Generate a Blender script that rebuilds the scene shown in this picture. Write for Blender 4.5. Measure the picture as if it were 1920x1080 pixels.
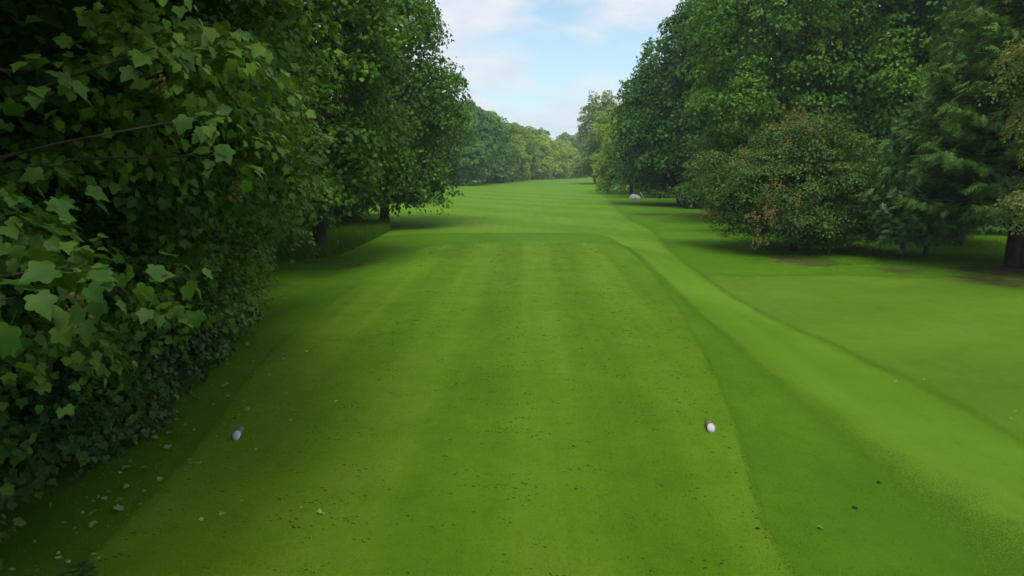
import bpy, math
import numpy as np
from mathutils import Matrix, Vector

for o in list(bpy.data.objects):
    bpy.data.objects.remove(o, do_unlink=True)
scene = bpy.context.scene
COL = scene.collection
R = math.radians

# ------------------------------------------------------------------ camera
CAM_H, PITCH, F = 3.6, R(9.85), 1280.0          # F: focal length in photo pixels (1920 wide)
cd = bpy.data.cameras.new('camera')
cd.lens, cd.sensor_width, cd.clip_start, cd.clip_end = 24.0, 36.0, 0.05, 5000.0
cam = bpy.data.objects.new('camera', cd)
COL.objects.link(cam)
cam.location = (0, 0, CAM_H)
cam.rotation_euler = (math.pi / 2 - PITCH, 0, 0)
scene.camera = cam

# ------------------------------------------------------------------ sky
SUN_EL, SUN_AZ = R(66), R(178)       # azimuth from +Y, clockwise
world = bpy.data.worlds.new('World')
scene.world = world
world.use_nodes = True
wn, wl = world.node_tree.nodes, world.node_tree.links
wn.clear()


def N(nodes, typ, **kw):
    n = nodes.new(typ)
    for k, v in kw.items():
        setattr(n, k, v)
    return n


def math_node(nodes, links, op, a, b=None, c=None, clamp=False):
    n = N(nodes, 'ShaderNodeMath', operation=op)
    n.use_clamp = clamp
    for i, v in enumerate((a, b, c)):
        if v is None:
            continue
        if isinstance(v, (int, float)):
            n.inputs[i].default_value = v
        else:
            links.new(v, n.inputs[i])
    return n.outputs[0]


def mixcol(nodes, links, fac, a, b, blend='MIX'):
    n = N(nodes, 'ShaderNodeMix', data_type='RGBA', blend_type=blend)
    for sock, v in ((n.inputs['Factor'], fac), (n.inputs['A'], a), (n.inputs['B'], b)):
        sock = sock
    ins = [s for s in n.inputs if s.enabled]
    for s, v in zip(ins, (fac, a, b)):
        if isinstance(v, (int, float)):
            s.default_value = v
        elif isinstance(v, (tuple, list)):
            s.default_value = (*v[:3], 1.0)
        else:
            links.new(v, s)
    return [s for s in n.outputs if s.enabled][0]


def ramp(nodes, links, fac, stops):
    n = N(nodes, 'ShaderNodeValToRGB')
    e = n.color_ramp.elements
    while len(e) < len(stops):
        e.new(0.5)
    for el, (p, c) in zip(e, stops):
        el.position = p
        el.color = (c, c, c, 1) if isinstance(c, (int, float)) else (*c[:3], 1)
    if fac is not None:
        links.new(fac, n.inputs[0])
    return n.outputs[0]


sky = N(wn, 'ShaderNodeTexSky', sky_type='NISHITA')
sky.sun_disc = False
sky.sun_elevation, sky.sun_rotation = SUN_EL, SUN_AZ
sky.air_density, sky.dust_density, sky.ozone_density = 1.0, 0.6, 1.0
tc = N(wn, 'ShaderNodeTexCoord')
sep = N(wn, 'ShaderNodeSeparateXYZ')
wl.new(tc.outputs['Generated'], sep.inputs[0])
zz = math_node(wn, wl, 'ADD', math_node(wn, wl, 'MAXIMUM', sep.outputs[2], 0.0), 0.30)
cmb = N(wn, 'ShaderNodeCombineXYZ')
wl.new(math_node(wn, wl, 'DIVIDE', sep.outputs[0], zz), cmb.inputs[0])
wl.new(math_node(wn, wl, 'DIVIDE', sep.outputs[1], zz), cmb.inputs[1])
mp = N(wn, 'ShaderNodeMapping')
wl.new(cmb.outputs[0], mp.inputs[0])
mp.inputs['Location'].default_value = (3.1, 0.35, 0.0)
mp.inputs['Scale'].default_value = (1.0, 1.0, 1.0)
n1 = N(wn, 'ShaderNodeTexNoise')
n1.inputs['Scale'].default_value = 2.6
n1.inputs['Detail'].default_value = 8
n1.inputs['Roughness'].default_value = 0.52
n1.inputs['Distortion'].default_value = 0.25
wl.new(mp.outputs[0], n1.inputs['Vector'])
n2 = N(wn, 'ShaderNodeTexNoise')
n2.inputs['Scale'].default_value = 6.0
n2.inputs['Detail'].default_value = 6
wl.new(mp.outputs[0], n2.inputs['Vector'])
cl_mask = ramp(wn, wl, n1.outputs[0], [(0.38, 0.0), (0.54, 0.95)])
cl_col = mixcol(wn, wl, ramp(wn, wl, n2.outputs[0], [(0.35, 0.0), (0.65, 1.0)]), (5.0, 5.6, 6.4), (6.2, 6.3, 6.6))
blue = mixcol(wn, wl, 1.0, sky.outputs[0], (1.30, 1.34, 1.20), 'MULTIPLY')
horiz = ramp(wn, wl, sep.outputs[2], [(0.0, 0.7), (0.2, 0.10)])
blue = mixcol(wn, wl, horiz, blue, (3.6, 5.2, 6.3))
cl_mask = math_node(wn, wl, 'MULTIPLY', cl_mask, ramp(wn, wl, sep.outputs[2], [(0.0, 0.45), (0.10, 1.0)]))
skyc = mixcol(wn, wl, cl_mask, blue, cl_col)
bg = N(wn, 'ShaderNodeBackground')
bg.inputs['Strength'].default_value = 0.084
wl.new(skyc, bg.inputs['Color'])
wo = N(wn, 'ShaderNodeOutputWorld')
wl.new(bg.outputs[0], wo.inputs['Surface'])

# ------------------------------------------------------------------ sun (soft, behind thin cloud)
sd_ = bpy.data.lights.new('sun', 'SUN')
sd_.energy, sd_.angle, sd_.color = 1.5, R(35), (1.0, 0.95, 0.82)
sun = bpy.data.objects.new('sun', sd_)
COL.objects.link(sun)
sun.location = (0, 0, 60)
dv = Vector((math.sin(SUN_AZ) * math.cos(SUN_EL), math.cos(SUN_AZ) * math.cos(SUN_EL), math.sin(SUN_EL)))
sun.rotation_euler = dv.to_track_quat('Z', 'Y').to_euler()

vs = scene.view_settings
vs.view_transform, vs.look, vs.exposure, vs.gamma = 'Standard', 'None', 0.82, 1.0
vs.use_curve_mapping = False
scene.render.engine = 'CYCLES'
cy = scene.cycles
cy.use_denoising = True
cy.denoiser = 'OPENIMAGEDENOISE'
cy.max_bounces, cy.diffuse_bounces, cy.glossy_bounces = 7, 3, 2
cy.transmission_bounces, cy.transparent_max_bounces, cy.volume_bounces = 4, 12, 0
cy.sample_clamp_indirect = 4.0
cy.use_adaptive_sampling = True
cy.adaptive_threshold = 0.015

# ------------------------------------------------------------------ pixel helpers
cp, sp = math.cos(PITCH), math.sin(PITCH)


def ray(px, py):
    a, v = (px - 960) / F, (py - 540) / F
    return np.array([a, cp - v * sp, -sp - v * cp])


def P(px, py, d):
    return np.array([0, 0, CAM_H]) + d * ray(px, py)


def to_px(p):
    p = np.asarray(p, float)
    q = p - np.array([0, 0, CAM_H])
    d = q[..., 1] * cp - q[..., 2] * sp
    v = -(q[..., 1] * sp + q[..., 2] * cp)
    return 960 + F * q[..., 0] / d, 540 + F * v / d, d


def poly_sd(pts, poly):
    """signed distance to polygon, positive inside"""
    pts = np.asarray(pts, float)
    poly = np.asarray(poly, float)
    d2 = np.full(len(pts), 1e18)
    inside = np.zeros(len(pts), bool)
    m = len(poly)
    for i in range(m):
        a, b = poly[i], poly[(i + 1) % m]
        e = b - a
        w = pts - a
        t = np.clip((w @ e) / (e @ e + 1e-12), 0, 1)
        r = w - t[:, None] * e
        d2 = np.minimum(d2, (r ** 2).sum(1))
        c = (a[1] > pts[:, 1]) != (b[1] > pts[:, 1])
        with np.errstate(divide='ignore', invalid='ignore'):
            xi = a[0] + (pts[:, 1] - a[1]) / (b[1] - a[1]) * e[0]
        inside ^= c & (pts[:, 0] < xi)
    return np.where(inside, 1, -1) * np.sqrt(d2)


def flat(px, py):
    r = ray(px, py)
    t = CAM_H / -r[2]
    return (r[0] * t, r[1] * t)


def smooth_poly(poly, it=2):
    p = np.asarray(poly, float)
    for _ in range(it):
        q = np.roll(p, -1, 0)
        p = np.stack([0.75 * p + 0.25 * q, 0.25 * p + 0.75 * q], 1).reshape(-1, 2)
    return p


# tee platform outline traced on the level ground
TEE = smooth_poly([(-3.6, -6), (-3.75, 3.0), (-4.05, 7.0)] +
                  [flat(*q) for q in ((372, 840), (478, 690), (560, 615), (640, 556), (735, 489), (800, 462), (900, 456.5),
                                      (1040, 455), (1130, 458), (1176, 469), (1212, 500), (1262, 560), (1338, 690),
                                      (1385, 810), (1418, 930), (1446, 1040))] + [(2.95, 2.0), (2.9, -6)])


def smoothstep(a, b, x):
    t = np.clip((x - a) / (b - a), 0, 1)
    return t * t * (3 - 2 * t)


def height(xy):
    xy = np.atleast_2d(np.asarray(xy, float))
    x, y = xy[:, 0], xy[:, 1]
    s = poly_sd(xy, TEE)
    z = -0.22 * smoothstep(0.0, 2.2, -s)
    z += 0.05 * np.sin(x * 0.17 + 1.1) * np.sin(y * 0.11 + 0.4) * smoothstep(1, 12, -s)
    z += 0.30 * np.sin(x * 0.045 + 0.5) * np.sin(y * 0.031 + 1.0) * smoothstep(20, 70, y)
    return z


def H(x, y):
    return float(height([(x, y)])[0])


def G(px, py):
    r = ray(px, py)
    t = CAM_H / -r[2]
    for _ in range(12):
        t = (CAM_H - H(r[0] * t, r[1] * t)) / -r[2]
    p = np.array([0, 0, CAM_H]) + t * r
    p[2] = H(p[0], p[1])
    return p


# ------------------------------------------------------------------ object helpers
def tag(o, label=None, cat=None, group=None, kind=None):
    for k, v in (('label', label), ('category', cat), ('group', group), ('kind', kind)):
        if v:
            o[k] = v
    return o


def empty(name, loc):
    o = bpy.data.objects.new(name, None)
    o.empty_display_size = 0.3
    o.location = loc
    COL.objects.link(o)
    return o


def np_mesh(name, V, Fa, attrs=None, smooth=False, mat=None):
    V = np.ascontiguousarray(V, np.float32)
    Fa = np.ascontiguousarray(Fa, np.int32)
    me = bpy.data.meshes.new(name)
    n, k = Fa.shape
    me.vertices.add(len(V))
    me.vertices.foreach_set('co', V.ravel())
    me.loops.add(n * k)
    me.loops.foreach_set('vertex_index', Fa.ravel())
    me.polygons.add(n)
    me.polygons.foreach_set('loop_start', np.arange(0, n * k, k, dtype=np.int32))
    me.polygons.foreach_set('loop_total', np.full(n, k, np.int32))
    if smooth:
        me.polygons.foreach_set('use_smooth', np.ones(n, bool))
    for an, av in (attrs or {}).items():
        at = me.attributes.new(an, 'FLOAT', 'POINT')
        at.data.foreach_set('value', np.ascontiguousarray(av, np.float32))
    me.update(calc_edges=True)
    me.validate(clean_customdata=False)
    if mat:
        me.materials.append(mat)
    return me


def link(name, me, parent=None, loc=(0, 0, 0)):
    o = bpy.data.objects.new(name, me)
    COL.objects.link(o)
    o.location = loc
    if parent is not None:
        o.parent = parent
    return o


def copy_tree(o, parent=None):
    c = o.copy()
    COL.objects.link(c)
    c.parent = parent
    for ch in o.children:
        copy_tree(ch, c)
    return c


# ------------------------------------------------------------------ materials
def new_mat(name):
    m = bpy.data.materials.new(name)
    m.use_nodes = True
    nt = m.node_tree
    nt.nodes.clear()
    out = nt.nodes.new('ShaderNodeOutputMaterial')
    return m, nt.nodes, nt.links, out


def noise(nodes, links, vec, scale, detail=4, rough=0.55, dist=0.0):
    n = nodes.new('ShaderNodeTexNoise')
    n.inputs['Scale'].default_value = scale
    n.inputs['Detail'].default_value = detail
    n.inputs['Roughness'].default_value = rough
    n.inputs['Distortion'].default_value = dist
    if vec is not None:
        links.new(vec, n.inputs['Vector'])
    return n.outputs[0]


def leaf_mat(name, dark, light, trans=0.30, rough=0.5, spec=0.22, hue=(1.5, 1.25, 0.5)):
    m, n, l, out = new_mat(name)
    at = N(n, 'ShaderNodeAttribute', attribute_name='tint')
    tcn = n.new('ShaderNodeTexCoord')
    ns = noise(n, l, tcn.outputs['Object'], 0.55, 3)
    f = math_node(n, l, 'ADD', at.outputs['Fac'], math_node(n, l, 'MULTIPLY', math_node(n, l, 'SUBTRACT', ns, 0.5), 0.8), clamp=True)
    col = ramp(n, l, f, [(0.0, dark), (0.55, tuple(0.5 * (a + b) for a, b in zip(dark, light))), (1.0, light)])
    p = n.new('ShaderNodeBsdfPrincipled')
    l.new(col, p.inputs['Base Color'])
    p.inputs['Roughness'].default_value = rough
    p.inputs['Specular IOR Level'].default_value = spec
    t = n.new('ShaderNodeBsdfTranslucent')
    l.new(mixcol(n, l, 1.0, col, hue, 'MULTIPLY'), t.inputs['Color'])
    mx = n.new('ShaderNodeMixShader')
    mx.inputs[0].default_value = trans
    l.new(p.outputs[0], mx.inputs[1])
    l.new(t.outputs[0], mx.inputs[2])
    l.new(mx.outputs[0], out.inputs['Surface'])
    return m


def simple_mat(name, c1, c2, scale=6.0, rough=0.85, bump=0.4, bscale=30.0, stretch=(1, 1, 1)):
    m, n, l, out = new_mat(name)
    tcn = n.new('ShaderNodeTexCoord')
    mpn = n.new('ShaderNodeMapping')
    mpn.inputs['Scale'].default_value = stretch
    l.new(tcn.outputs['Object'], mpn.inputs[0])
    a = noise(n, l, mpn.outputs[0], scale, 6, 0.6)
    col = ramp(n, l, a, [(0.32, c1), (0.68, c2)])
    p = n.new('ShaderNodeBsdfPrincipled')
    p.inputs['Roughness'].default_value = rough
    p.inputs['Specular IOR Level'].default_value = 0.2
    l.new(col, p.inputs['Base Color'])
    b = n.new('ShaderNodeBump')
    b.inputs['Strength'].default_value = bump
    b.inputs['Distance'].default_value = 0.02
    l.new(noise(n, l, mpn.outputs[0], bscale, 5, 0.65), b.inputs['Height'])
    l.new(b.outputs[0], p.inputs['Normal'])
    l.new(p.outputs[0], out.inputs['Surface'])
    return m


def grass_mat(name, lo, mid, hi, stripes=None, dirt=False, feather=None, patch=(0.35, 1.0), speck=0.5, blade=False):
    """mown turf: colour from patches, mowing passes and blade-scale speckle"""
    m, n, l, out = new_mat(name)
    tcn = n.new('ShaderNodeTexCoord')
    vec = tcn.outputs['Object']
    big = noise(n, l, vec, patch[0], 5, 0.6, 0.3)
    med = noise(n, l, vec, patch[1] * 2.6, 6, 0.65)
    fine = noise(n, l, vec, 34.0, 5, 0.75)
    f = math_node(n, l, 'ADD', math_node(n, l, 'MULTIPLY', big, 0.55), math_node(n, l, 'MULTIPLY', med, 0.35))
    f = math_node(n, l, 'ADD', f, math_node(n, l, 'MULTIPLY', fine, 0.10 + 0.45 * speck))
    f = math_node(n, l, 'SUBTRACT', f, 0.05 + 0.22 * speck)
    if stripes:
        ang, width, amp = stripes
        mpn = n.new('ShaderNodeMapping')
        mpn.inputs['Rotation'].default_value = (0, 0, ang)
        l.new(vec, mpn.inputs[0])
        sx = n.new('ShaderNodeSeparateXYZ')
        l.new(mpn.outputs[0], sx.inputs[0])
        wob = math_node(n, l, 'MULTIPLY', noise(n, l, vec, 0.12, 3), 1.6)
        u = math_node(n, l, 'ADD', math_node(n, l, 'MULTIPLY', sx.outputs[0], math.pi / width), wob)
        s = math_node(n, l, 'SINE', u)
        s = math_node(n, l, 'MULTIPLY', math_node(n, l, 'MULTIPLY', s, 2.2), 1.0)
        s = math_node(n, l, 'MAXIMUM', math_node(n, l, 'MINIMUM', s, 1.0), -1.0)
        # streaks along the mowing direction
        st = n.new('ShaderNodeMapping')
        st.inputs['Rotation'].default_value = (0, 0, ang)
        st.inputs['Scale'].default_value = (2.4, 0.10, 1)
        l.new(vec, st.inputs[0])
        sk = math_node(n, l, 'SUBTRACT', noise(n, l, st.outputs[0], 1.0, 4, 0.6), 0.5)
        s = math_node(n, l, 'ADD', math_node(n, l, 'MULTIPLY', s, amp), math_node(n, l, 'MULTIPLY', sk, amp * 4.5))
        f = math_node(n, l, 'ADD', f, s)
    col = ramp(n, l, f, [(0.25, lo), (0.5, mid), (0.75, hi)])
    # dry and mossy flecks
    fl = noise(n, l, vec, 11.0, 6, 0.8)
    col = mixcol(n, l, ramp(n, l, fl, [(0.55, 0.0), (0.72, 0.55 * speck)]), col, (0.16, 0.21, 0.035))
    fl2 = noise(n, l, vec, 7.3, 6, 0.8, 0.6)
    col = mixcol(n, l, ramp(n, l, fl2, [(0.57, 0.0), (0.72, 0.75 * speck)]), col, tuple(0.45 * c for c in lo))
    if dirt:
        at = N(n, 'ShaderNodeAttribute', attribute_name='dirt')
        dn = noise(n, l, vec, 1.7, 6, 0.7)
        df = math_node(n, l, 'ADD', at.outputs['Fac'], math_node(n, l, 'MULTIPLY', math_node(n, l, 'SUBTRACT', dn, 0.5), 1.3))
        df = ramp(n, l, df, [(0.42, 0.0), (0.72, 0.85)])
        soil = ramp(n, l, fine, [(0.3, (0.035, 0.026, 0.014)), (0.7, (0.12, 0.085, 0.045))])
        col = mixcol(n, l, df, col, soil)
    if blade:
        at = N(n, 'ShaderNodeAttribute', attribute_name='tint')
        col = mixcol(n, l, 1.0, col, ramp(n, l, at.outputs['Fac'], [(0.0, (0.62, 0.72, 0.6)), (1.0, (1.45, 1.3, 1.25))]), 'MULTIPLY')
    p = n.new('ShaderNodeBsdfPrincipled')
    l.new(col, p.inputs['Base Color'])
    p.inputs['Roughness'].default_value = 0.7
    p.inputs['Specular IOR Level'].default_value = 0.02
    if not blade:
        b = n.new('ShaderNodeBump')
        b.inputs['Strength'].default_value = 0.9
        b.inputs['Distance'].default_value = 0.02
        hh = math_node(n, l, 'ADD', noise(n, l, vec, 60.0, 4, 0.8), math_node(n, l, 'MULTIPLY', noise(n, l, vec, 9.0, 4, 0.7), 1.2))
        l.new(hh, b.inputs['Height'])
        l.new(b.outputs[0], p.inputs['Normal'])
    sh = p.outputs[0]
    if feather:
        at = N(n, 'ShaderNodeAttribute', attribute_name='edge')
        en = math_node(n, l, 'SUBTRACT', noise(n, l, vec, 1.6, 3, 0.5), 0.5)
        ef = math_node(n, l, 'SUBTRACT', noise(n, l, vec, 52.0, 3, 0.6), 0.5)
        e = math_node(n, l, 'ADD', at.outputs['Fac'], math_node(n, l, 'MULTIPLY', en, feather * 0.8))
        e = math_node(n, l, 'ADD', e, math_node(n, l, 'MULTIPLY', ef, feather * 3.2))
        a = ramp(n, l, math_node(n, l, 'ADD', math_node(n, l, 'MULTIPLY', e, 12.0 / feather), 0.5), [(0.0, 0.0), (1.0, 1.0)])
        tr = n.new('ShaderNodeBsdfTransparent')
        mx = n.new('ShaderNodeMixShader')
        l.new(a, mx.inputs[0])
        l.new(tr.outputs[0], mx.inputs[1])
        l.new(sh, mx.inputs[2])
        sh = mx.outputs[0]
    l.new(sh, out.inputs['Surface'])
    return m


# ------------------------------------------------------------------ ground and mown sheets
xs = np.concatenate([np.arange(-14, 24.01, 0.38)])
gx = [float(xs[-1])]
while gx[-1] < 700:
    gx.append(gx[-1] + max(0.3, (gx[-1] - 22) * 0.12))
lx = [-14.0]
while lx[-1] > -700:
    lx.append(lx[-1] - max(0.3, (-12 - lx[-1]) * 0.12))
xs = np.concatenate([np.array(lx[1:])[::-1], xs, np.array(gx[1:])])
ys = [-8.0]
while ys[-1] < 800:
    ys.append(ys[-1] + (0.38 if ys[-1] < 42 else 0.38 + (ys[-1] - 42) * 0.04))
ly = [-8.0]
while ly[-1] > -300:
    ly.append(ly[-1] - max(0.5, (-6 - ly[-1]) * 0.3))
ys = np.concatenate([np.array(ly[1:])[::-1], np.array(ys)])
XX, YY = np.meshgrid(xs, ys)
GXY = np.stack([XX.ravel(), YY.ravel()], 1)
GZ = height(GXY)
nx, ny = len(xs), len(ys)
ii, jj = np.meshgrid(np.arange(nx - 1), np.arange(ny - 1))
q0 = (jj * nx + ii).ravel()
QUADS = np.stack([q0, q0 + 1, q0 + nx + 1, q0 + nx], 1)

# bare-earth spots below trees: (x, y, radius)
BARE = [(-8.4, 29.0, 3.2), (-6.2, 27.2, 2.4), (-9.2, 47, 3.5), (18.5, 25.5, 3.2), (16.0, 57, 5.0), (12.0, 58, 3.0), (13, 79, 3.5), (12.4, 28.5, 2.6),
        (-6.0, 6.0, 1.6), (-6.2, 9.5, 1.2), (-4.9, 5.2, 1.0), (-8.0, 17, 2.0), (-8.5, 22, 2.6), (19, 48, 6), (18.5, 75, 7), (17.0, 23.6, 2.4), (18.8, 21.5, 2.2), (14.8, 25.8, 1.4), (20, 24, 3)]
dirt = np.zeros(len(GXY))
for bx_, by_, br in BARE:
    d_ = np.hypot(GXY[:, 0] - bx_, GXY[:, 1] - by_)
    dirt = np.maximum(dirt, (0.72 if bx_ > 10 else 0.55) * smoothstep(br * 1.25, br * 0.2, d_))
# strip of thin turf along the foot of the hedge
HEDGE_FOOT = [(-4.7, 0), (-4.75, 3), (-4.85, 5.5), (-5.1, 8.0), (-5.5, 11.5), (-6.4, 15.5), (-7.4, 20), (-8.6, 25.5), (-9.4, 30), (-9.6, 44)]
hfy = np.array([q[1] for q in HEDGE_FOOT])
hfx = np.array([q[0] for q in HEDGE_FOOT])


def foot_x(y):
    return np.interp(y, hfy, hfx)


fd = GXY[:, 0] - foot_x(GXY[:, 1])
strip = np.where((GXY[:, 1] > -4) & (GXY[:, 1] < 50), 0.6 * smoothstep(0.6, -0.8, fd), 0)
dirt = np.maximum(dirt, strip)

m_rough = grass_mat('rough_turf', (0.058, 0.148, 0.007), (0.088, 0.200, 0.009), (0.128, 0.245, 0.017), dirt=True, patch=(0.22, 0.8))
m_tee = grass_mat('tee_turf', (0.078, 0.172, 0.007), (0.110, 0.220, 0.010), (0.152, 0.268, 0.022), stripes=(R(1.5), 1.15, 0.072), feather=0.16, patch=(0.5, 1.0), speck=0.85)
m_fair = grass_mat('fairway_turf', (0.092, 0.200, 0.010), (0.120, 0.240, 0.015), (0.155, 0.280, 0.028), stripes=(R(-38), 4.2, 0.085), feather=0.5, patch=(0.16, 0.5), speck=0.4)
m_outer = grass_mat('outer_rough_turf', (0.078, 0.165, 0.010), (0.108, 0.208, 0.015), (0.150, 0.250, 0.030), stripes=(R(62), 2.6, 0.03), dirt=True, feather=0.9, patch=(0.3, 0.8), speck=0.7)

ground = link('ground', np_mesh('ground', np.column_stack([GXY, GZ]), QUADS, {'dirt': dirt}, True, m_rough))
tag(ground, 'dark green rough grass ground with bare soil below the trees', None, None, 'structure')


def sheet(name, poly, dz, mat, label, margin, extra=None):
    s = poly_sd(GXY, poly)
    if extra is not None:
        sp_ = poly_sd(GXY, extra)
        # the mowing edge on the tee side of the strip fades out towards the near end
        lp = np.array([flat(*q) for q in ((1960, 1030), (1760, 905), (1600, 802), (1450, 694), (1330, 604))])
        rp = np.array([flat(*q) for q in ((1960, 822), (1750, 710), (1600, 645), (1400, 560))])
        mid = 0.5 * (np.interp(GXY[:, 1], lp[:, 1], lp[:, 0]) + np.interp(GXY[:, 1], rp[:, 1], rp[:, 0]))
        soft = np.interp(GXY[:, 1], [7, 18], [0.28, 1.0])
        sp_ = sp_ * np.where((GXY[:, 0] < mid) & (GXY[:, 1] < 20), soft, 1.0)
        s = np.maximum(s, sp_)
    keep = (s[QUADS] > -margin).any(1)
    q = QUADS[keep]
    used, inv = np.unique(q.ravel(), return_inverse=True)
    V = np.column_stack([GXY[used], GZ[used] + dz])
    o = link(name, np_mesh(name, V, inv.reshape(-1, 4), {'edge': s[used], 'dirt': dirt[used]}, True, mat))
    tag(o, label, None, None, 'structure')
    return o


FAIR = smooth_poly([flat(*q) for q in ((560, 452), (700, 438), (800, 431), (950, 430.5), (1090, 431), (1150, 440), (1260, 470), (1225, 425), (1185, 412),
                                       (1165, 396), (1150, 378), (1130, 360), (1120, 350))] +
                   [(26, 190), (48, 330), (90, 480), (40, 420), (34, 352), (4, 236), (-11, 172), (-14, 120), (-13, 80), (-11, 58)], 2)
PATH = smooth_poly([flat(*q) for q in ((1092, 424), (1142, 437), (1196, 478), (1240, 520), (1330, 604), (1450, 694), (1600, 802), (1760, 905), (1960, 1030), (2400, 1330))] +
                   [flat(*q) for q in ((2900, 1300), (2300, 995), (1960, 822), (1750, 710), (1600, 645), (1400, 560), (1290, 490), (1210, 424), (1150, 404))], 2)
OUTER = smooth_poly([flat(*q) for q in ((1300, 500), (1370, 575), (1560, 680), (1720, 770), (1940, 900), (2500, 1200), (3200, 700), (2300, 520), (1925, 500),
                                        (1800, 508), (1700, 510), (1600, 505), (1480, 505), (1400, 508))], 2)
sheet('fairway', FAIR, 0.008, m_fair, 'pale striped mown fairway with a strip curving past the tee', 1.1, PATH)
sheet('outer_rough', OUTER, 0.004, m_outer, 'yellowish semi-rough turf below the conifer', 1.6)
sheet('tee', TEE, 0.016, m_tee, 'raised flat teeing ground with worm casts and mowing lines', 0.3)

# ------------------------------------------------------------------ leaves
rng = np.random.default_rng(7)


def fan_leaf(outline, centre=(0.45, 0.0), droop=0.25, fold=0.12):
    """flat outline (x along midrib, y sideways) -> template verts, tris"""
    pts = [(centre[0], centre[1])] + outline
    V = np.array([(x, y, fold * abs(y) - droop * x * x) for x, y in pts])
    m = len(outline)
    T = np.array([(0, i + 1, (i + 1) % m + 1) for i in range(m)])
    return V, T


def mirror(half):
    return half + [(x, -y) for x, y in half[::-1] if abs(y) > 1e-6]


SYC_BIG = fan_leaf(mirror([(0.02, 0.0), (-0.10, 0.13), (-0.08, 0.30), (0.02, 0.44), (0.12, 0.43), (0.22, 0.39), (0.30, 0.46), (0.42, 0.55), (0.52, 0.56), (0.60, 0.46), (0.61, 0.38),
                           (0.62, 0.30), (0.70, 0.29), (0.78, 0.22), (0.86, 0.18), (0.94, 0.09), (1.06, 0.0)]), (0.36, 0), 0.30, 0.16)
SYC_MID = fan_leaf(mirror([(0.02, 0.0), (-0.10, 0.22), (0.04, 0.45), (0.24, 0.40), (0.50, 0.57), (0.60, 0.33), (0.82, 0.25), (1.02, 0.0)]), (0.36, 0), 0.30, 0.16)
MAPLE = fan_leaf([(0.0, 0.0), (0.02, 0.45), (0.25, 0.36), (0.56, 0.52), (0.66, 0.26), (1.0, 0.0), (0.66, -0.26), (0.56, -0.52), (0.25, -0.36), (0.02, -0.45)], (0.36, 0), 0.35, 0.15)
M6 = [(0.0, 0.0), (0.03, 0.45), (0.55, 0.52), (0.64, 0.22), (1.0, 0.0), (0.64, -0.22), (0.55, -0.52), (0.03, -0.45)]
MAPLE6 = (np.array([(x, y, 0.15 * abs(y) - 0.35 * x * x) for x, y in M6]), np.array([(0, i, i + 1) for i in range(1, 7)]))
MAPLE4 = (np.array([(0, 0, 0), (0.42, 0.5, -0.02), (1.0, 0, -0.3), (0.42, -0.5, -0.02), (0.3, 0, 0.08)]), np.array([(0, 4, 1), (4, 2, 1), (4, 3, 2), (0, 3, 4)]))
OVAL = (np.array([(0, 0, 0), (0.45, 0.34, 0.05), (1.0, 0, -0.18), (0.45, -0.34, 0.05)]), np.array([(0, 2, 1), (0, 3, 2)]))
TUFT = (np.array([(0, 0, 0), (0.35, 0.5, 0.06), (0.95, 0.35, -0.2), (0.6, 0.0, 0.1), (1.0, -0.3, -0.15), (0.3, -0.5, 0.0)]),
        np.array([(0, 3, 1), (1, 3, 2), (0, 5, 3), (3, 5, 4)]))


def unit(v):
    return v / (np.linalg.norm(v, axis=-1, keepdims=True) + 1e-9)


def instance(tmpl, Pn, Nn, Td, S, tint):
    """leaf templates placed with normal Nn and tip direction Td"""
    TV, TT = tmpl
    Nn = unit(Nn)
    Td = unit(Td - (Td * Nn).sum(1, keepdims=True) * Nn)
    B = np.cross(Nn, Td)
    V = (Pn[:, None, :] + S[:, None, None] * (TV[None, :, 0, None] * Td[:, None, :] + TV[None, :, 1, None] * B[:, None, :] + TV[None, :, 2, None] * Nn[:, None, :]))
    k = len(TV)
    T = TT[None] + (np.arange(len(Pn)) * k)[:, None, None]
    return V.reshape(-1, 3), T.reshape(-1, 3), np.repeat(tint, k)


def merge(parts):
    Vs, Ts, As, off = [], [], [], 0
    for V, T, A in parts:
        Vs.append(V)
        Ts.append(T + off)
        As.append(A)
        off += len(V)
    return np.concatenate(Vs), np.concatenate(Ts), np.concatenate(As)


def rand_dir(n, g):
    v = g.normal(size=(n, 3))
    return unit(v)


def clump_leaves(C, A, r, per, g, size, jit=0.5, dome=0.5, droop=0.5, tint_c=None, thick=0.14):
    """sprays of leaves: dome-shaped dishes round the axis A at centres C"""
    n = len(C)
    A = unit(A)
    e1 = unit(np.cross(A, rand_dir(n, g)))
    e2 = np.cross(A, e1)
    idx = np.repeat(np.arange(n), per)
    m = len(idx)
    rho = np.sqrt(g.random(m)) * (0.85 + 0.3 * g.random(m))
    ph = g.random(m) * 2 * np.pi
    rad = np.cos(ph)[:, None] * e1[idx] + np.sin(ph)[:, None] * e2[idx]
    rr = r[idx]
    p = C[idx] + (rr * rho)[:, None] * rad + A[idx] * (rr * (-dome * rho ** 2 + g.normal(size=m) * thick))[:, None]
    nn = A[idx] + 0.55 * rho[:, None] * rad + jit * g.normal(size=(m, 3))
    td = rad + 0.5 * g.normal(size=(m, 3)) - np.array([0, 0, droop])
    s = size * g.uniform(0.65, 1.3, m)
    tc_ = (tint_c if tint_c is not None else g.uniform(0.25, 0.75, n))[idx]
    t = np.clip(tc_ + g.normal(size=m) * 0.14, 0, 1)
    return p, nn, td, s, t


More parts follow.
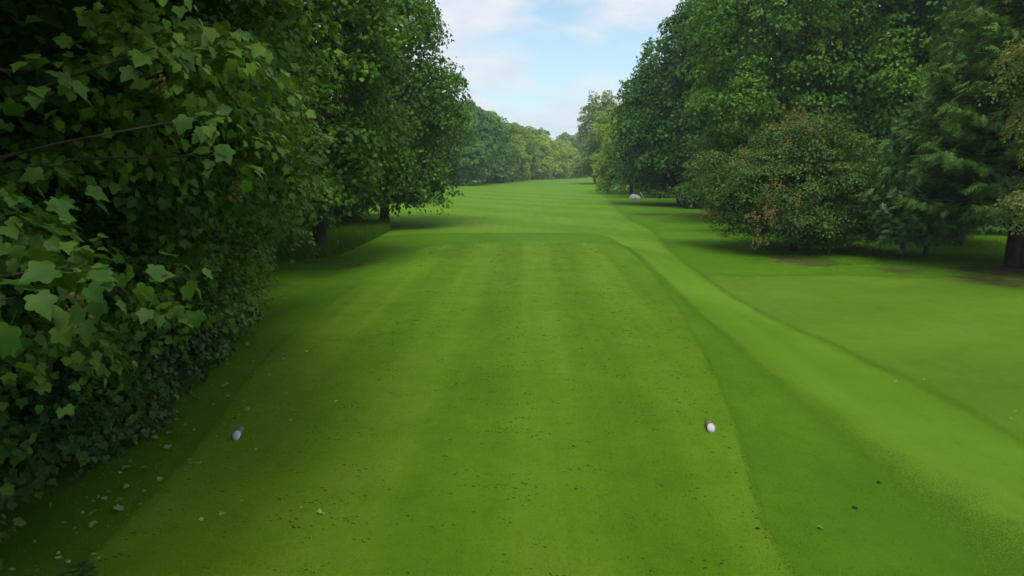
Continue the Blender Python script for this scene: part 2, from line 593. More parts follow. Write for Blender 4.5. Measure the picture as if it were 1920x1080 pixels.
def lobe_points(lobes, n, g, lo=0.78, hi=1.04, zmin=-0.75):
    L = np.array(lobes, float)
    c, r = L[:, :3], L[:, 3:6]
    w = (r[:, 0] * r[:, 1] + r[:, 0] * r[:, 2] + r[:, 1] * r[:, 2])
    out_p, out_n = [], []
    tot = 0
    while tot < n:
        k = g.choice(len(L), size=n * 2, p=w / w.sum())
        d = rand_dir(n * 2, g)
        d = d[d[:, 2] > zmin]
        k = k[:len(d)]
        f = g.uniform(lo, hi, len(d)) + 0.10 * np.sin(d[:, 0] * 5 + k) * np.sin(d[:, 2] * 6 + 2 * k) + 0.06 * np.sin(d[:, 1] * 9 + k)
        p = c[k] + r[k] * d * f[:, None]
        ok = np.ones(len(p), bool)
        for j in range(len(L)):
            q = (((p - c[j]) / r[j]) ** 2).sum(1)
            ok &= (q > 0.52) | (k == j)
        nrm = unit(d / r[k])
        out_p.append(p[ok])
        out_n.append(nrm[ok])
        tot += ok.sum()
    return np.concatenate(out_p)[:n], np.concatenate(out_n)[:n]


def tube(path, radii, seg=7):
    path = np.asarray(path, float)
    radii = np.asarray(radii, float)
    n = len(path)
    tang = np.gradient(path, axis=0)
    tang = unit(tang)
    ref = np.array([0.3, 0.2, 1.0]) if abs(tang[0, 2]) < 0.9 else np.array([1.0, 0.1, 0])
    e1 = unit(np.cross(tang, ref))
    e2 = np.cross(tang, e1)
    a = np.linspace(0, 2 * np.pi, seg, endpoint=False)
    V = path[:, None] + radii[:, None, None] * (np.cos(a)[None, :, None] * e1[:, None] + np.sin(a)[None, :, None] * e2[:, None])
    T = []
    for i in range(n - 1):
        for j in range(seg):
            a0, a1 = i * seg + j, i * seg + (j + 1) % seg
            b0, b1 = a0 + seg, a1 + seg
            T += [(a0, a1, b1), (a0, b1, b0)]
    return V.reshape(-1, 3), np.array(T), np.zeros(n * seg)


def bark_tree(base, top_z, r0, targets, g, flare=1.5, lean=(0, 0), limb=0.45):
    base = np.asarray(base, float)
    zs = np.array([-0.25, 0.0, 0.25, 0.8, 2.0, 0.35 * top_z, 0.6 * top_z, 0.85 * top_z, top_z])
    wob = np.cumsum(g.normal(size=(len(zs), 2)) * 0.05 * r0 / 0.3, axis=0)
    path = np.column_stack([base[0] + wob[:, 0] + lean[0] * zs, base[1] + wob[:, 1] + lean[1] * zs, base[2] + zs])
    rad = r0 * np.array([flare * 1.15, flare, 1.18, 1.03, 0.95, 0.78, 0.55, 0.3, 0.08])
    parts = [tube(path, rad, 10)]
    for t in targets:
        hz = np.clip((t[2] - base[2]) * g.uniform(0.35, 0.7), 1.2, top_z * 0.92)
        s = np.array([np.interp(hz, zs, path[:, 0]), np.interp(hz, zs, path[:, 1]), base[2] + hz])
        rs = limb * np.interp(hz, zs, rad)
        u = np.linspace(0, 1, 6)[:, None]
        mid = 0.5 * (s + t) + np.array([0, 0, 0.12 * np.linalg.norm(t - s)]) + g.normal(size=3) * 0.3
        pth = (1 - u) ** 2 * s + 2 * u * (1 - u) * mid + u ** 2 * t
        parts.append(tube(pth, rs * np.array([1, 0.75, 0.55, 0.4, 0.22, 0.06]) + 0.004, 5))
    return merge(parts)


M_BARK = simple_mat('bark_grey_brown', (0.018, 0.014, 0.010), (0.075, 0.060, 0.043), 5, 0.9, 0.9, 18, (1, 1, 0.25))
M_BARK2 = simple_mat('bark_pale', (0.05, 0.045, 0.036), (0.16, 0.145, 0.12), 5, 0.9, 0.8, 18, (1, 1, 0.25))


def sublobes(L, g, k=7):
    out = [l for l in L]
    for l in L:
        kk = max(3, int(round(k * (l[3] * l[5]) ** 0.5 / 5)))
        for _ in range(kk):
            d = rand_dir(1, g)[0]
            if d[2] < -0.75:
                d[2] *= -1
            f = g.uniform(0.30, 0.46)
            out.append(np.concatenate([l[:3] + d * l[3:6] * g.uniform(0.74, 1.0), np.array([l[3], l[4], 0.7 * l[5]]) * f * g.uniform(0.8, 1.2, 3)]))
    return np.array(out)


def make_tree(name, label, base, lobes, mat, nclump, per, cr, size, tmpl, seed, r0=0.3, top=None, upness=0.55, fill=0.25, fill_size=1.6,
              nlimb=26, jit=0.5, cat='tree', group=None, bark=None, zmin=-0.75, lo=0.76, hi=1.12, rel=False, dome=0.5, droop=0.5, trunk=True, sub=9):
    """tree > trunk, crown. base and lobes are world coordinates; parts are stored relative to the base."""
    g = np.random.default_rng(seed)
    base = np.asarray(base, float)
    L = np.array(lobes, float).copy()
    if not rel:
        L[:, :3] -= base
    L0 = L
    if sub:
        L = sublobes(L, g, sub)
        L[:len(L0), 3:6] *= 0.9
    C, O = lobe_points(L, nclump, g, lo, hi, zmin)
    keep = C[:, 2] > 0.25
    C, O = C[keep], O[keep]
    A = O * (1 - upness) + np.array([0, 0, upness]) + 0.15 * g.normal(size=O.shape)
    r = cr * g.uniform(0.6, 1.35, len(C))
    tc_ = np.clip(g.normal(0.50, 0.23, len(C)), 0.05, 0.95)
    p, nn, td, s, t = clump_leaves(C, A, r, per, g, size, jit, dome, droop, tc_)
    ok = p[:, 2] > 0.05
    parts = [instance(tmpl, p[ok], nn[ok], td[ok], s[ok], t[ok])]
    nf = int(len(p) * fill)
    if nf:
        fp, fo = lobe_points(L0, nf, g, 0.30, 0.78, -0.8)
        ok = fp[:, 2] > 0.3
        fp, fo = fp[ok], fo[ok]
        parts.append(instance(tmpl if len(tmpl[0]) <= 6 else MAPLE4, fp, fo + 0.8 * g.normal(size=fp.shape), rand_dir(len(fp), g),
                              size * fill_size * g.uniform(0.7, 1.3, len(fp)), g.uniform(0.1, 0.5, len(fp))))
    V, T, A_ = merge(parts)
    root = empty(name, base)
    tag(root, label, cat, group)
    if trunk:
        tg = C[g.choice(len(C), min(nlimb, len(C)), replace=False)]
        tp = top if top else max(L[:, 2] + L[:, 5]) * 0.85
        bV, bT, _ = bark_tree((0, 0, 0), tp, r0, tg, g)
        link('trunk', np_mesh('trunk', bV, bT, None, True, bark or M_BARK), root)
    link('crown', np_mesh('crown', V, T, {'tint': A_}, False, mat), root)
    return root


# ---- leaf colours
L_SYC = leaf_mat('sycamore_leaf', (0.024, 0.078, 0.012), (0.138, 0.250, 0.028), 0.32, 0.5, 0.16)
L_MAPLE = leaf_mat('maple_leaf', (0.028, 0.098, 0.008), (0.130, 0.265, 0.018), 0.34, 0.5)
L_MAPLE_B = leaf_mat('maple_leaf_deep', (0.028, 0.102, 0.012), (0.120, 0.255, 0.024), 0.34, 0.5)
L_DEEP = leaf_mat('deep_green_leaf', (0.018, 0.085, 0.011), (0.085, 0.225, 0.026), 0.30, 0.5)
L_MID = leaf_mat('mid_green_leaf', (0.032, 0.112, 0.007), (0.135, 0.285, 0.016), 0.32, 0.5)
L_SHRUB = leaf_mat('shrub_leaf', (0.036, 0.100, 0.020), (0.140, 0.245, 0.042), 0.30, 0.5)
L_BROWN = leaf_mat('withered_leaf', (0.12, 0.080, 0.022), (0.30, 0.225, 0.070), 0.25, 0.7, 0.2, (1.1, 1.0, 0.6))
L_NEEDLE = leaf_mat('spruce_needle', (0.026, 0.088, 0.012), (0.160, 0.295, 0.044), 0.2, 0.55)
L_NEEDLE_B = leaf_mat('bluish_needle', (0.034, 0.112, 0.028), (0.170, 0.330, 0.090), 0.2, 0.55)
L_OLIVE = leaf_mat('olive_leaf', (0.08, 0.125, 0.022), (0.27, 0.32, 0.075), 0.30, 0.55)
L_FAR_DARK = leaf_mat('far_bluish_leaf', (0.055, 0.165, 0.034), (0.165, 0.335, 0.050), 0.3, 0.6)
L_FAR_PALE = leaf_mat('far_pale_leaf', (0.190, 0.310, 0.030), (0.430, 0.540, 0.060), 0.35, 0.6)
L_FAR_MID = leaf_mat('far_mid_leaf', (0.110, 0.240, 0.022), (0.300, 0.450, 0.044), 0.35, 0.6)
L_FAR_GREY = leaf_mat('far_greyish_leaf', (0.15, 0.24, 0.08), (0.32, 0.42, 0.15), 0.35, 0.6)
L_BRIGHT = leaf_mat('bright_shrub_leaf', (0.050, 0.140, 0.008), (0.180, 0.330, 0.022), 0.35, 0.45)
L_IVY = leaf_mat('ivy_leaf', (0.020, 0.062, 0.012), (0.085, 0.160, 0.032), 0.15, 0.4)
L_SEED = leaf_mat('seed_wing', (0.07, 0.065, 0.016), (0.20, 0.19, 0.05), 0.3, 0.6, 0.2)
L_FALLEN = leaf_mat('fallen_leaf_pale', (0.16, 0.19, 0.06), (0.36, 0.38, 0.15), 0.2, 0.6, 0.3, (1, 1, 0.8))

# ------------------------------------------------------------------ near sycamores on the left
BULGE_Z = [0.0, 0.5, 1.0, 2.0, 3.0, 4.2, 6.0, 8.0, 10.0]
BULGE_X = [-0.35, -0.2, 0.0, 0.45, 1.1, 1.75, 2.1, 1.9, 0.8]


def surf_x(y, z):
    b = np.interp(z, BULGE_Z, BULGE_X)
    lump = (0.34 * np.sin(1.7 * y + 1.3 * z + 0.6) * np.sin(2.1 * z - 0.9 * y + 1.0) + 0.28 * np.sin(3.9 * y + 0.5) * np.sin(3.3 * z + 1.9)
            + 0.15 * np.sin(7.1 * y + 4.0 * z))
    b = b - 0.9 * smoothstep(11.5, 17, y)
    return foot_x(y) + b + lump * np.clip(z * 0.5, 0.25, 1.0)


def sycamore(name, label, base, y0, y1, nshoot, seed, nsingle, hero=()):
    g = np.random.default_rng(seed)
    base = np.asarray(base, float)
    root = empty(name, base)
    tag(root, label, 'tree')
    # boughs: drooping shelves that stand out of the shaded inner wall
    nb = int((y1 - y0) * 12)
    by, bz = g.uniform(y0, y1, nb), 0.25 + 10 * g.random(nb) ** 1.15
    bx = surf_x(by, bz) - g.uniform(0.0, 0.45, nb)
    bc = np.column_stack([bx, by, bz])
    bo = unit(np.column_stack([np.ones(nb), g.uniform(-0.9, 0.35, nb), np.zeros(nb)]))
    bs = g.uniform(0.55, 1.25, nb) * np.clip(0.35 + bz * 0.2, 0.45, 1.0)
    btint = np.clip(g.normal(0.38, 0.18, nb) + 0.05 * (bz - 3), 0.03, 0.92)  # tint rises with height: light from above put into the leaf colour
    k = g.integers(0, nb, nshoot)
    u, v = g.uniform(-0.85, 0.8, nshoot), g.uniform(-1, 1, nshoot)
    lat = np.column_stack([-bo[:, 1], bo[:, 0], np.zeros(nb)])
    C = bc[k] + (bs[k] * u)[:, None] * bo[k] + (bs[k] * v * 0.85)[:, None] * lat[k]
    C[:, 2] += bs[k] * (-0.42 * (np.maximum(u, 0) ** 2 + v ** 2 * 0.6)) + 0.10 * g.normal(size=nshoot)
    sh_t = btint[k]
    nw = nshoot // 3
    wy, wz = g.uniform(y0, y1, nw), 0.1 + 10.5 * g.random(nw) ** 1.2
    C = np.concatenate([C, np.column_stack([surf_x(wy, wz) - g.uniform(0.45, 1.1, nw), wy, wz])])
    sh_t = np.concatenate([sh_t, g.uniform(0.05, 0.4, nw)])  # wall shoots get a low tint, painting in deep shade behind the boughs
    O = np.concatenate([bo[k], np.tile(np.array([0.95, -0.3, 0.0]), (nw, 1))])
    px, py, d = to_px(C)
    vis = (d > 1.3) & (px > -330) & (px < 1000) & (py > -330) & (C[:, 2] > np.interp(C[:, 1], [5, 8, 13, 18], [0.1, 0.3, 1.3, 2.1]))
    C, O, sh_t = C[vis], O[vis], sh_t[vis]
    A = O * 0.36 + np.array([0, 0, 0.8]) + 0.20 * g.normal(size=O.shape)
    nvis = len(C)
    # sprays that reach out towards the lens
    if len(hero):
        HC = np.array([P(a, b, c) for a, b, c in hero])
        C = np.concatenate([C, HC])
        A = np.concatenate([A, np.tile(np.array([0.3, -0.4, 0.8]), (len(HC), 1)) + 0.1 * g.normal(size=(len(HC), 3))])
    tc_ = np.clip(np.concatenate([sh_t, np.full(len(C) - len(sh_t), 0.22)]) + 0.07 * g.normal(size=len(C)), 0.03, 0.95)
    r = 0.25 * g.uniform(0.7, 1.35, len(C))
    p, nn, td, s, t = clump_leaves(C, A, r, 12, g, 0.086, 0.38, 0.5, 0.8, tc_, 0.18)
    hm = np.repeat(np.arange(len(C)) >= nvis, 12)
    s = np.where(hm, s * 1.3, s)
    d_ = to_px(p)
    near = np.linalg.norm(p - np.array([0, 0, CAM_H]), axis=1)
    ok = (p[:, 2] > 0.04) & (near > np.where(hm, 1.9, 3.6))
    p, nn, td, s, t = p[ok], nn[ok], td[ok], s[ok], t[ok]
    # the leaves that show largest become leaves of their own
    px, py, d = to_px(p)
    inview = (px > 0) & (px < 1920) & (py > 0) & (py < 1080)
    xo = p[:, 0] - surf_x(p[:, 1], p[:, 2])
    score = np.where(inview, s / d * (0.5 + smoothstep(-0.5, 0.1, xo)), 0)
    pick = np.argsort(-score)[:nsingle]
    rest = np.ones(len(p), bool)
    rest[pick] = False
    parts = []
    nr = np.where(rest)[0]
    close = d[nr] < 6.5
    parts.append(instance(SYC_MID, p[nr[close]], nn[nr[close]], td[nr[close]], s[nr[close]], t[nr[close]]))
    mid = (~close) & (d[nr] < 11)
    far = d[nr] >= 11
    parts.append(instance(MAPLE6, p[nr[mid]], nn[nr[mid]], td[nr[mid]], s[nr[mid]], t[nr[mid]]))
    parts.append(instance(MAPLE4, p[nr[far]], nn[nr[far]], td[nr[far]], s[nr[far]], t[nr[far]]))
    # inner leaves that close the gaps, tinted dark to deepen the shade there
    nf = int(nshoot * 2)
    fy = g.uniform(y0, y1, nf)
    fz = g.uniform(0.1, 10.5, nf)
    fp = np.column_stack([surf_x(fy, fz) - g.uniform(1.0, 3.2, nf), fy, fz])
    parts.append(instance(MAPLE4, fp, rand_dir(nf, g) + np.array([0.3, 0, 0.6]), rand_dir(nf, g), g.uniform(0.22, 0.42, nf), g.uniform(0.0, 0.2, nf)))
    # unseen high crown added to shade the hedge, and its side off the tee
    nu = 5200
    uy = g.uniform(y0 - (6.0 if y0 < 0 else 0), y1, nu)
    uz = g.uniform(0.5, 15.0, nu)
    ux = np.where(uz > 9.5, foot_x(uy) + g.uniform(-5.5, 0.6, nu), foot_x(uy) + np.interp(uz, BULGE_Z, BULGE_X) - g.uniform(0.6, 4.5, nu))
    up_ = np.column_stack([ux, uy, uz])
    far_ok = (np.linalg.norm(up_ - np.array([0, 0, CAM_H]), axis=1) > 3.6)
    up_ = up_[far_ok]
    parts.append(instance(MAPLE4, up_, rand_dir(len(up_), g) + np.array([0, 0, 0.8]), rand_dir(len(up_), g), g.uniform(0.35, 0.6, len(up_)), g.uniform(0.1, 0.5, len(up_))))
    V, T, A_ = merge(parts)
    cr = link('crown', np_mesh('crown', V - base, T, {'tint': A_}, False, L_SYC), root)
    tag(cr, kind='stuff')
    # bunches of ripening winged seeds hanging from the sprays
    for hx in hero[1::2]:
        q = P(hx[0] + 12, hx[1] + 45, hx[2] - 0.05)
        ns_ = 46
        zz_ = g.random(ns_)
        pp = q + np.column_stack([g.normal(size=ns_) * 0.022, g.normal(size=ns_) * 0.022, -0.17 * zz_])
        sv, st, sa = instance(OVAL, pp, rand_dir(ns_, g), rand_dir(ns_, g) - np.array([0, 0, 0.9]), g.uniform(0.022, 0.036, ns_), g.uniform(0.0, 0.6, ns_))
        tag(link('seed_cluster', np_mesh('seed_cluster', sv - base, st, {'tint': sa}, False, L_SEED), root), 'hanging bunch of brownish winged seeds', kind='stuff')
    # single leaves: shared meshes in a few tints and curls
    protos = []
    for k in range(9):
        TV, TT = SYC_BIG
        tv = TV.copy()
        tv[:, 2] = (0.10 + 0.10 * (k % 3)) * np.abs(tv[:, 1]) - (0.18 + 0.14 * ((k + 1) % 3)) * tv[:, 0] ** 2
        pet = tube([(0.02, 0, 0), (-0.25, 0.02, 0.03), (-0.55, 0.0, 0.0)], [0.012, 0.010, 0.012], 3)
        vv, tt, _ = merge([(tv, TT, np.zeros(len(tv))), pet])
        tint = 0.22 + 0.08 * k
        protos.append(np_mesh('leaf', vv, tt, {'tint': np.full(len(vv), tint)}, False, L_SYC))
    Nn = unit(nn[pick])
    Td = unit(td[pick] - (td[pick] * Nn).sum(1, keepdims=True) * Nn)
    B = np.cross(Nn, Td)
    for k, i in enumerate(pick):
        o = bpy.data.objects.new('leaf', protos[int(np.clip((t[i] - 0.2) / 0.6 * 8.99, 0, 8))])
        COL.objects.link(o)
        o.parent = root
        mt = Matrix.Identity(4)
        for c_, ax in enumerate((Td[k], B[k], Nn[k])):
            for rr in range(3):
                mt[rr][c_] = ax[rr] * s[i]
        for rr in range(3):
            mt[rr][3] = p[i][rr] - base[rr]
        o.matrix_local = mt
    # trunk with limbs reaching into the sprays
    tgt = bc[g.choice(len(bc), 70, replace=False)] - base - np.array([0.3, 0, 0.1])
    if len(hero):
        tgt = np.concatenate([tgt, HC - base])
    bV, bT, _ = bark_tree((0, 0, 0), 9.5, 0.26, tgt, g, limb=0.13)
    link('trunk', np_mesh('trunk', bV, bT, None, True, M_BARK), root)
    return root


HERO = [(30, 560, 2.9), (130, 500, 3.1), (60, 130, 4.2), (290, 90, 4.9), (400, 215, 4.9), (430, 290, 5.4), (90, 330, 4.3)]
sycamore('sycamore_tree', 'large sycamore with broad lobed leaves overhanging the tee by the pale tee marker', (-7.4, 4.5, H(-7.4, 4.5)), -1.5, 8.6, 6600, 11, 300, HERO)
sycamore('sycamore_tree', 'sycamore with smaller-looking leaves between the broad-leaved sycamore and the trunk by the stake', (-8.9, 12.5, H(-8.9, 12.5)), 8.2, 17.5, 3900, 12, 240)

# ---- undergrowth at the foot of the hedge
def bush(name, label, cat, lobes, mat, nclump, per, cr, size, tmpl, seed, base=None, **kw):
    L = np.array(lobes, float)
    b = base if base is not None else (L[:, 0].mean(), L[:, 1].mean(), H(L[:, 0].mean(), L[:, 1].mean()))
    return make_tree(name, label, b, lobes, mat, nclump, per, cr, size, tmpl, seed, cat=cat, r0=0.05, nlimb=14, zmin=-0.4, **kw)


bush('ivy_bank', 'dark low ivy bank at the foot of the sycamore hedge', 'ivy',
     [(-5.7, 8.8, 0.35, 0.6, 1.5, 0.8), (-5.95, 11.0, 0.4, 0.7, 1.8, 1.0), (-6.5, 13.6, 0.45, 0.8, 1.7, 1.1)], L_IVY, 620, 22, 0.24, 0.095, MAPLE4, 21, upness=0.45, top=0.9)
bush('green_shrub', 'bright green small-leaved shrub at the end of the ivy bank', 'shrub',
     [(-6.45, 14.4, 1.15, 1.05, 1.3, 1.15), (-6.9, 16.4, 1.2, 1.1, 1.5, 1.2)], L_BRIGHT, 420, 26, 0.26, 0.085, OVAL, 22, upness=0.5, top=1.9)
bush('brush_shrub', 'dark ragged shrub between the bright shrub and the trunk by the stake', 'shrub',
     [(-8.6, 18.6, 1.2, 1.3, 2.0, 1.5), (-9.3, 22.0, 1.3, 1.3, 2.2, 1.6)], L_DEEP, 420, 24, 0.34, 0.11, OVAL, 23, upness=0.5, top=1.9)

# ---- left row behind
tb = G(600, 474)
make_tree('maple_tree', 'maple with dark trunk beside the small pale stake', tb,
          [(-9.2, 29.2, 9.5, 4.4, 5.0, 8.0), (-7.0, 26.0, 4.2, 2.4, 3.0, 2.3), (-6.6, 27.0, 8.2, 2.6, 3.2, 3.2), (-10.5, 24.5, 7.5, 3.2, 3.4, 4.6), (-7.6, 25.0, 11.2, 3.0, 3.2, 3.0), (-8.9, 25.6, 3.3, 2.0, 2.6, 1.5), (-6.6, 31, 4.5, 2.0, 3.0, 2.2)],
          L_MAPLE, 860, 44, 0.62, 0.175, MAPLE4, 31, r0=0.3, fill=0.25, upness=0.6)
tcb = G(715, 414)
make_tree('maple_tree', 'tall maple leaning over the fairway edge beyond the meadow patch', tcb,
          [(-9.0, 48, 9.5, 5.2, 6.0, 8.6), (-6.4, 45.8, 3.4, 2.5, 3.2, 2.3), (-6.2, 46.5, 7.6, 2.7, 3.5, 2.8), (-6.8, 47, 12.6, 2.5, 3.2, 2.4), (-8.4, 43.8, 5.5, 2.6, 3.0, 3.2), (-8.6, 43.5, 3.0, 2.2, 2.4, 1.7), (-7.2, 45.2, 2.5, 1.8, 2.2, 1.4), (-6.7, 49, 3.0, 2.2, 2.6, 2.2), (-10.5, 42, 3.5, 2.4, 3, 2.8)],
          L_MAPLE_B, 900, 40, 0.85, 0.205, MAPLE4, 32, r0=0.33, fill=0.25, upness=0.6)
BACK = make_tree('broadleaf_tree', 'tall dark broadleaf tree behind the two left-hand sycamores', (-16.5, 20, H(-16.5, 20)),
                 [(-16.5, 20, 9.5, 5.8, 6.2, 8.8), (-13.5, 17, 5, 4, 4.5, 4.6), (-18.5, 23, 5, 4.5, 4.5, 4.6)], L_DEEP, 700, 36, 1.0, 0.28, MAPLE4, 33, fill=0.35)


def recrown(o, mat):
    for ch in o.children:
        if ch.name.startswith('crown'):
            ch.material_slots[0].link = 'OBJECT'
            ch.material_slots[0].material = mat


def back_tree(label, x, y, rz, sc, mat=None):
    o = copy_tree(BACK)
    o['label'] = label
    o.location = (x, y, H(x, y))
    o.rotation_euler = (0, 0, rz)
    o.scale = sc
    if mat:
        recrown(o, mat)
    return o


back_tree('broadleaf tree behind the maple beside the stake', -16.2, 37, 2.0, (0.98, 0.98, 1.02), L_MAPLE_B)
make_tree('understory_hedge', 'dark understory hedge closing the view below the left maples', (-12.5, 42, H(-12.5, 42)),
          [(-12.6, 27, 1.6, 1.8, 3.2, 2.4), (-12.2, 33, 1.7, 1.8, 3.4, 2.6), (-12.2, 39, 1.8, 1.8, 3.4, 2.8), (-12.2, 45, 1.8, 1.8, 3.4, 2.8), (-12.6, 51, 1.9, 1.9, 3.4, 2.9), (-13, 57, 2, 2, 3.4, 3)],
          L_DEEP, 560, 26, 0.62, 0.22, MAPLE4, 35, r0=0.06, top=2.4, cat='hedge', zmin=-0.9, sub=0)

# ------------------------------------------------------------------ right-hand side
make_tree('hornbeam_tree', 'tall dark round-crowned tree above the pale boulder', G(1276, 381),
          [(23.8, 76, 19.5, 4.6, 6, 7.0), (19.8, 74, 12, 6.0, 6.5, 7.6), (16.6, 77, 7.4, 5.6, 6, 5.6), (15.6, 78, 11.5, 3.4, 4, 4.0), (21.0, 73, 5.0, 4.2, 4, 4.4), (15.5, 77.5, 4.2, 3.6, 3.6, 2.9), (20.5, 71.5, 3.0, 3.6, 3, 2.4), (17.5, 80, 3.2, 4, 3, 2.4)],
          L_DEEP, 1150, 32, 1.05, 0.29, TUFT, 41, r0=0.4, fill=0.25)
make_tree('oak_tree', 'large mid-green broadleaf tree rising behind the withered shrub tree', (19.5, 50, H(19.5, 50)),
          [(20.5, 50, 11, 6.4, 6.0, 10), (16.2, 48.5, 8, 3.6, 4, 5.0), (15.5, 50.5, 13.0, 3.2, 4, 4.0), (23, 47, 8, 4.5, 4, 5.5), (18.5, 47, 4.0, 3.6, 3.2, 3.0), (22.5, 47, 3.2, 3.4, 3, 2.8), (16.2, 52, 4.2, 2.8, 3, 3.4)],
          L_MID, 1150, 40, 0.85, 0.205, MAPLE4, 42, r0=0.45, fill=0.22)
back_tree('broadleaf tree standing behind the spruce and the dark hedge', 30.5, 47, 0.9, (1.1, 1.1, 1.15))
back_tree('broadleaf tree beyond the olive-leaved tree at the wood edge', 42, 48, 4.1, (1.15, 1.15, 1.15), L_MID)
make_tree('bush', 'dense dark bush at the foot of the tall round-crowned tree', G(1296, 392),
          [(19.0, 69, 1.3, 2.4, 2.0, 1.7), (21.5, 68, 1.6, 2.2, 2.0, 1.8)], L_DEEP, 160, 34, 0.5, 0.2, TUFT, 47, r0=0.06, top=1.6, nlimb=10, cat='bush', zmin=-0.5)
back_tree('broadleaf tree deep in the wood behind the large mid-green tree', 32, 68, 3.0, (1.2, 1.15, 1.22))
back_tree('broadleaf tree deep in the wood behind the tall dark tree', 37, 95, 5.2, (1.45, 1.2, 1.2))

# withered shrub tree
sb = G(1490, 470)
SHR = [(sb[0] + 0.1, sb[1] + 0.6, 2.7, 3.9, 3.4, 2.6), (sb[0] + 0.3, sb[1] + 0.6, 4.5, 2.3, 2.3, 1.9), (sb[0] - 2.3, sb[1] + 0.2, 2.4, 1.9, 2.0, 1.5), (sb[0] + 2.4, sb[1] + 0.4, 2.3, 1.9, 2.0, 1.7),
       (sb[0] + 0.6, sb[1] - 1.6, 1.3, 2.2, 1.4, 1.1), (sb[0] - 1.6, sb[1] - 1.2, 1.2, 1.6, 1.3, 0.95), (sb[0] + 2.6, sb[1] - 0.8, 1.2, 1.5, 1.4, 0.95), (sb[0] + 0.4, sb[1] - 0.9, 0.7, 1.5, 1.0, 0.6)]
shrub = make_tree('shrub_tree', 'low spreading shrub tree with patches of withered brown leaves', sb, SHR, L_SHRUB, 900, 56, 0.46, 0.115, OVAL, 45, r0=0.16, fill=0.12, fill_size=2.5,
                  upness=0.8, top=4.2, nlimb=40, droop=0.3, jit=0.32, hi=1.18, sub=15)
gW = np.random.default_rng(46)
wc, wr = [], []
for px_, py_, dpt, k, spread in ((1505, 222, 29.6, 13, 0.45), (1480, 240, 29.4, 6, 0.4), (1395, 285, 29.2, 4, 0.25), (1452, 352, 28.0, 5, 0.22), (1440, 402, 27.7, 9, 0.33), (1425, 440, 27.6, 4, 0.2),
                                 (1490, 375, 27.8, 2, 0.2), (1325, 400, 28.8, 2, 0.2)):
    c0 = P(px_, py_, dpt)
    wc.append(c0 + gW.normal(size=(k, 3)) * spread)
    wr.append(np.full(k, 0.25))
wc, wr = np.concatenate(wc), np.concatenate(wr)
p_, n_, d_, s_, t_ = clump_leaves(wc, np.tile((0, -0.6, 0.6), (len(wc), 1)), wr, 26, gW, 0.085, 0.7, 0.4, 0.9, None, 0.4)
V, T, A_ = instance(OVAL, p_, n_, d_, s_, t_)
tag(link('withered_foliage', np_mesh('withered_foliage', V - np.array(sb), T, {'tint': A_}, False, L_BROWN), shrub), 'withered brown leaf patches')

# ---- conifers
def needle_spray():
    """flat fishbone twig: spine and slanting side strands"""
    V, T = [], []

    def strand(a, b, w):
        a, b = np.array(a, float), np.array(b, float)
        d = b - a
        s = np.array([-d[1], d[0], 0]) / (np.linalg.norm(d) + 1e-9) * w
        i = len(V)
        V.extend([a - s, a + s, b])
        T.append((i, i + 1, i + 2))
    strand((0, 0, 0), (1.05, 0, -0.12), 0.05)
    for k in range(4):
        x = 0.10 + 0.21 * k
        ln = 0.38 * (1 - 0.15 * k)
        for sgn in (-1, 1):
            strand((x, 0, -0.10 * x), (x + ln * 0.75, sgn * ln, -0.10 * x - 0.07), 0.052)
    return np.array(V), np.array(T)


NEEDLE = needle_spray()


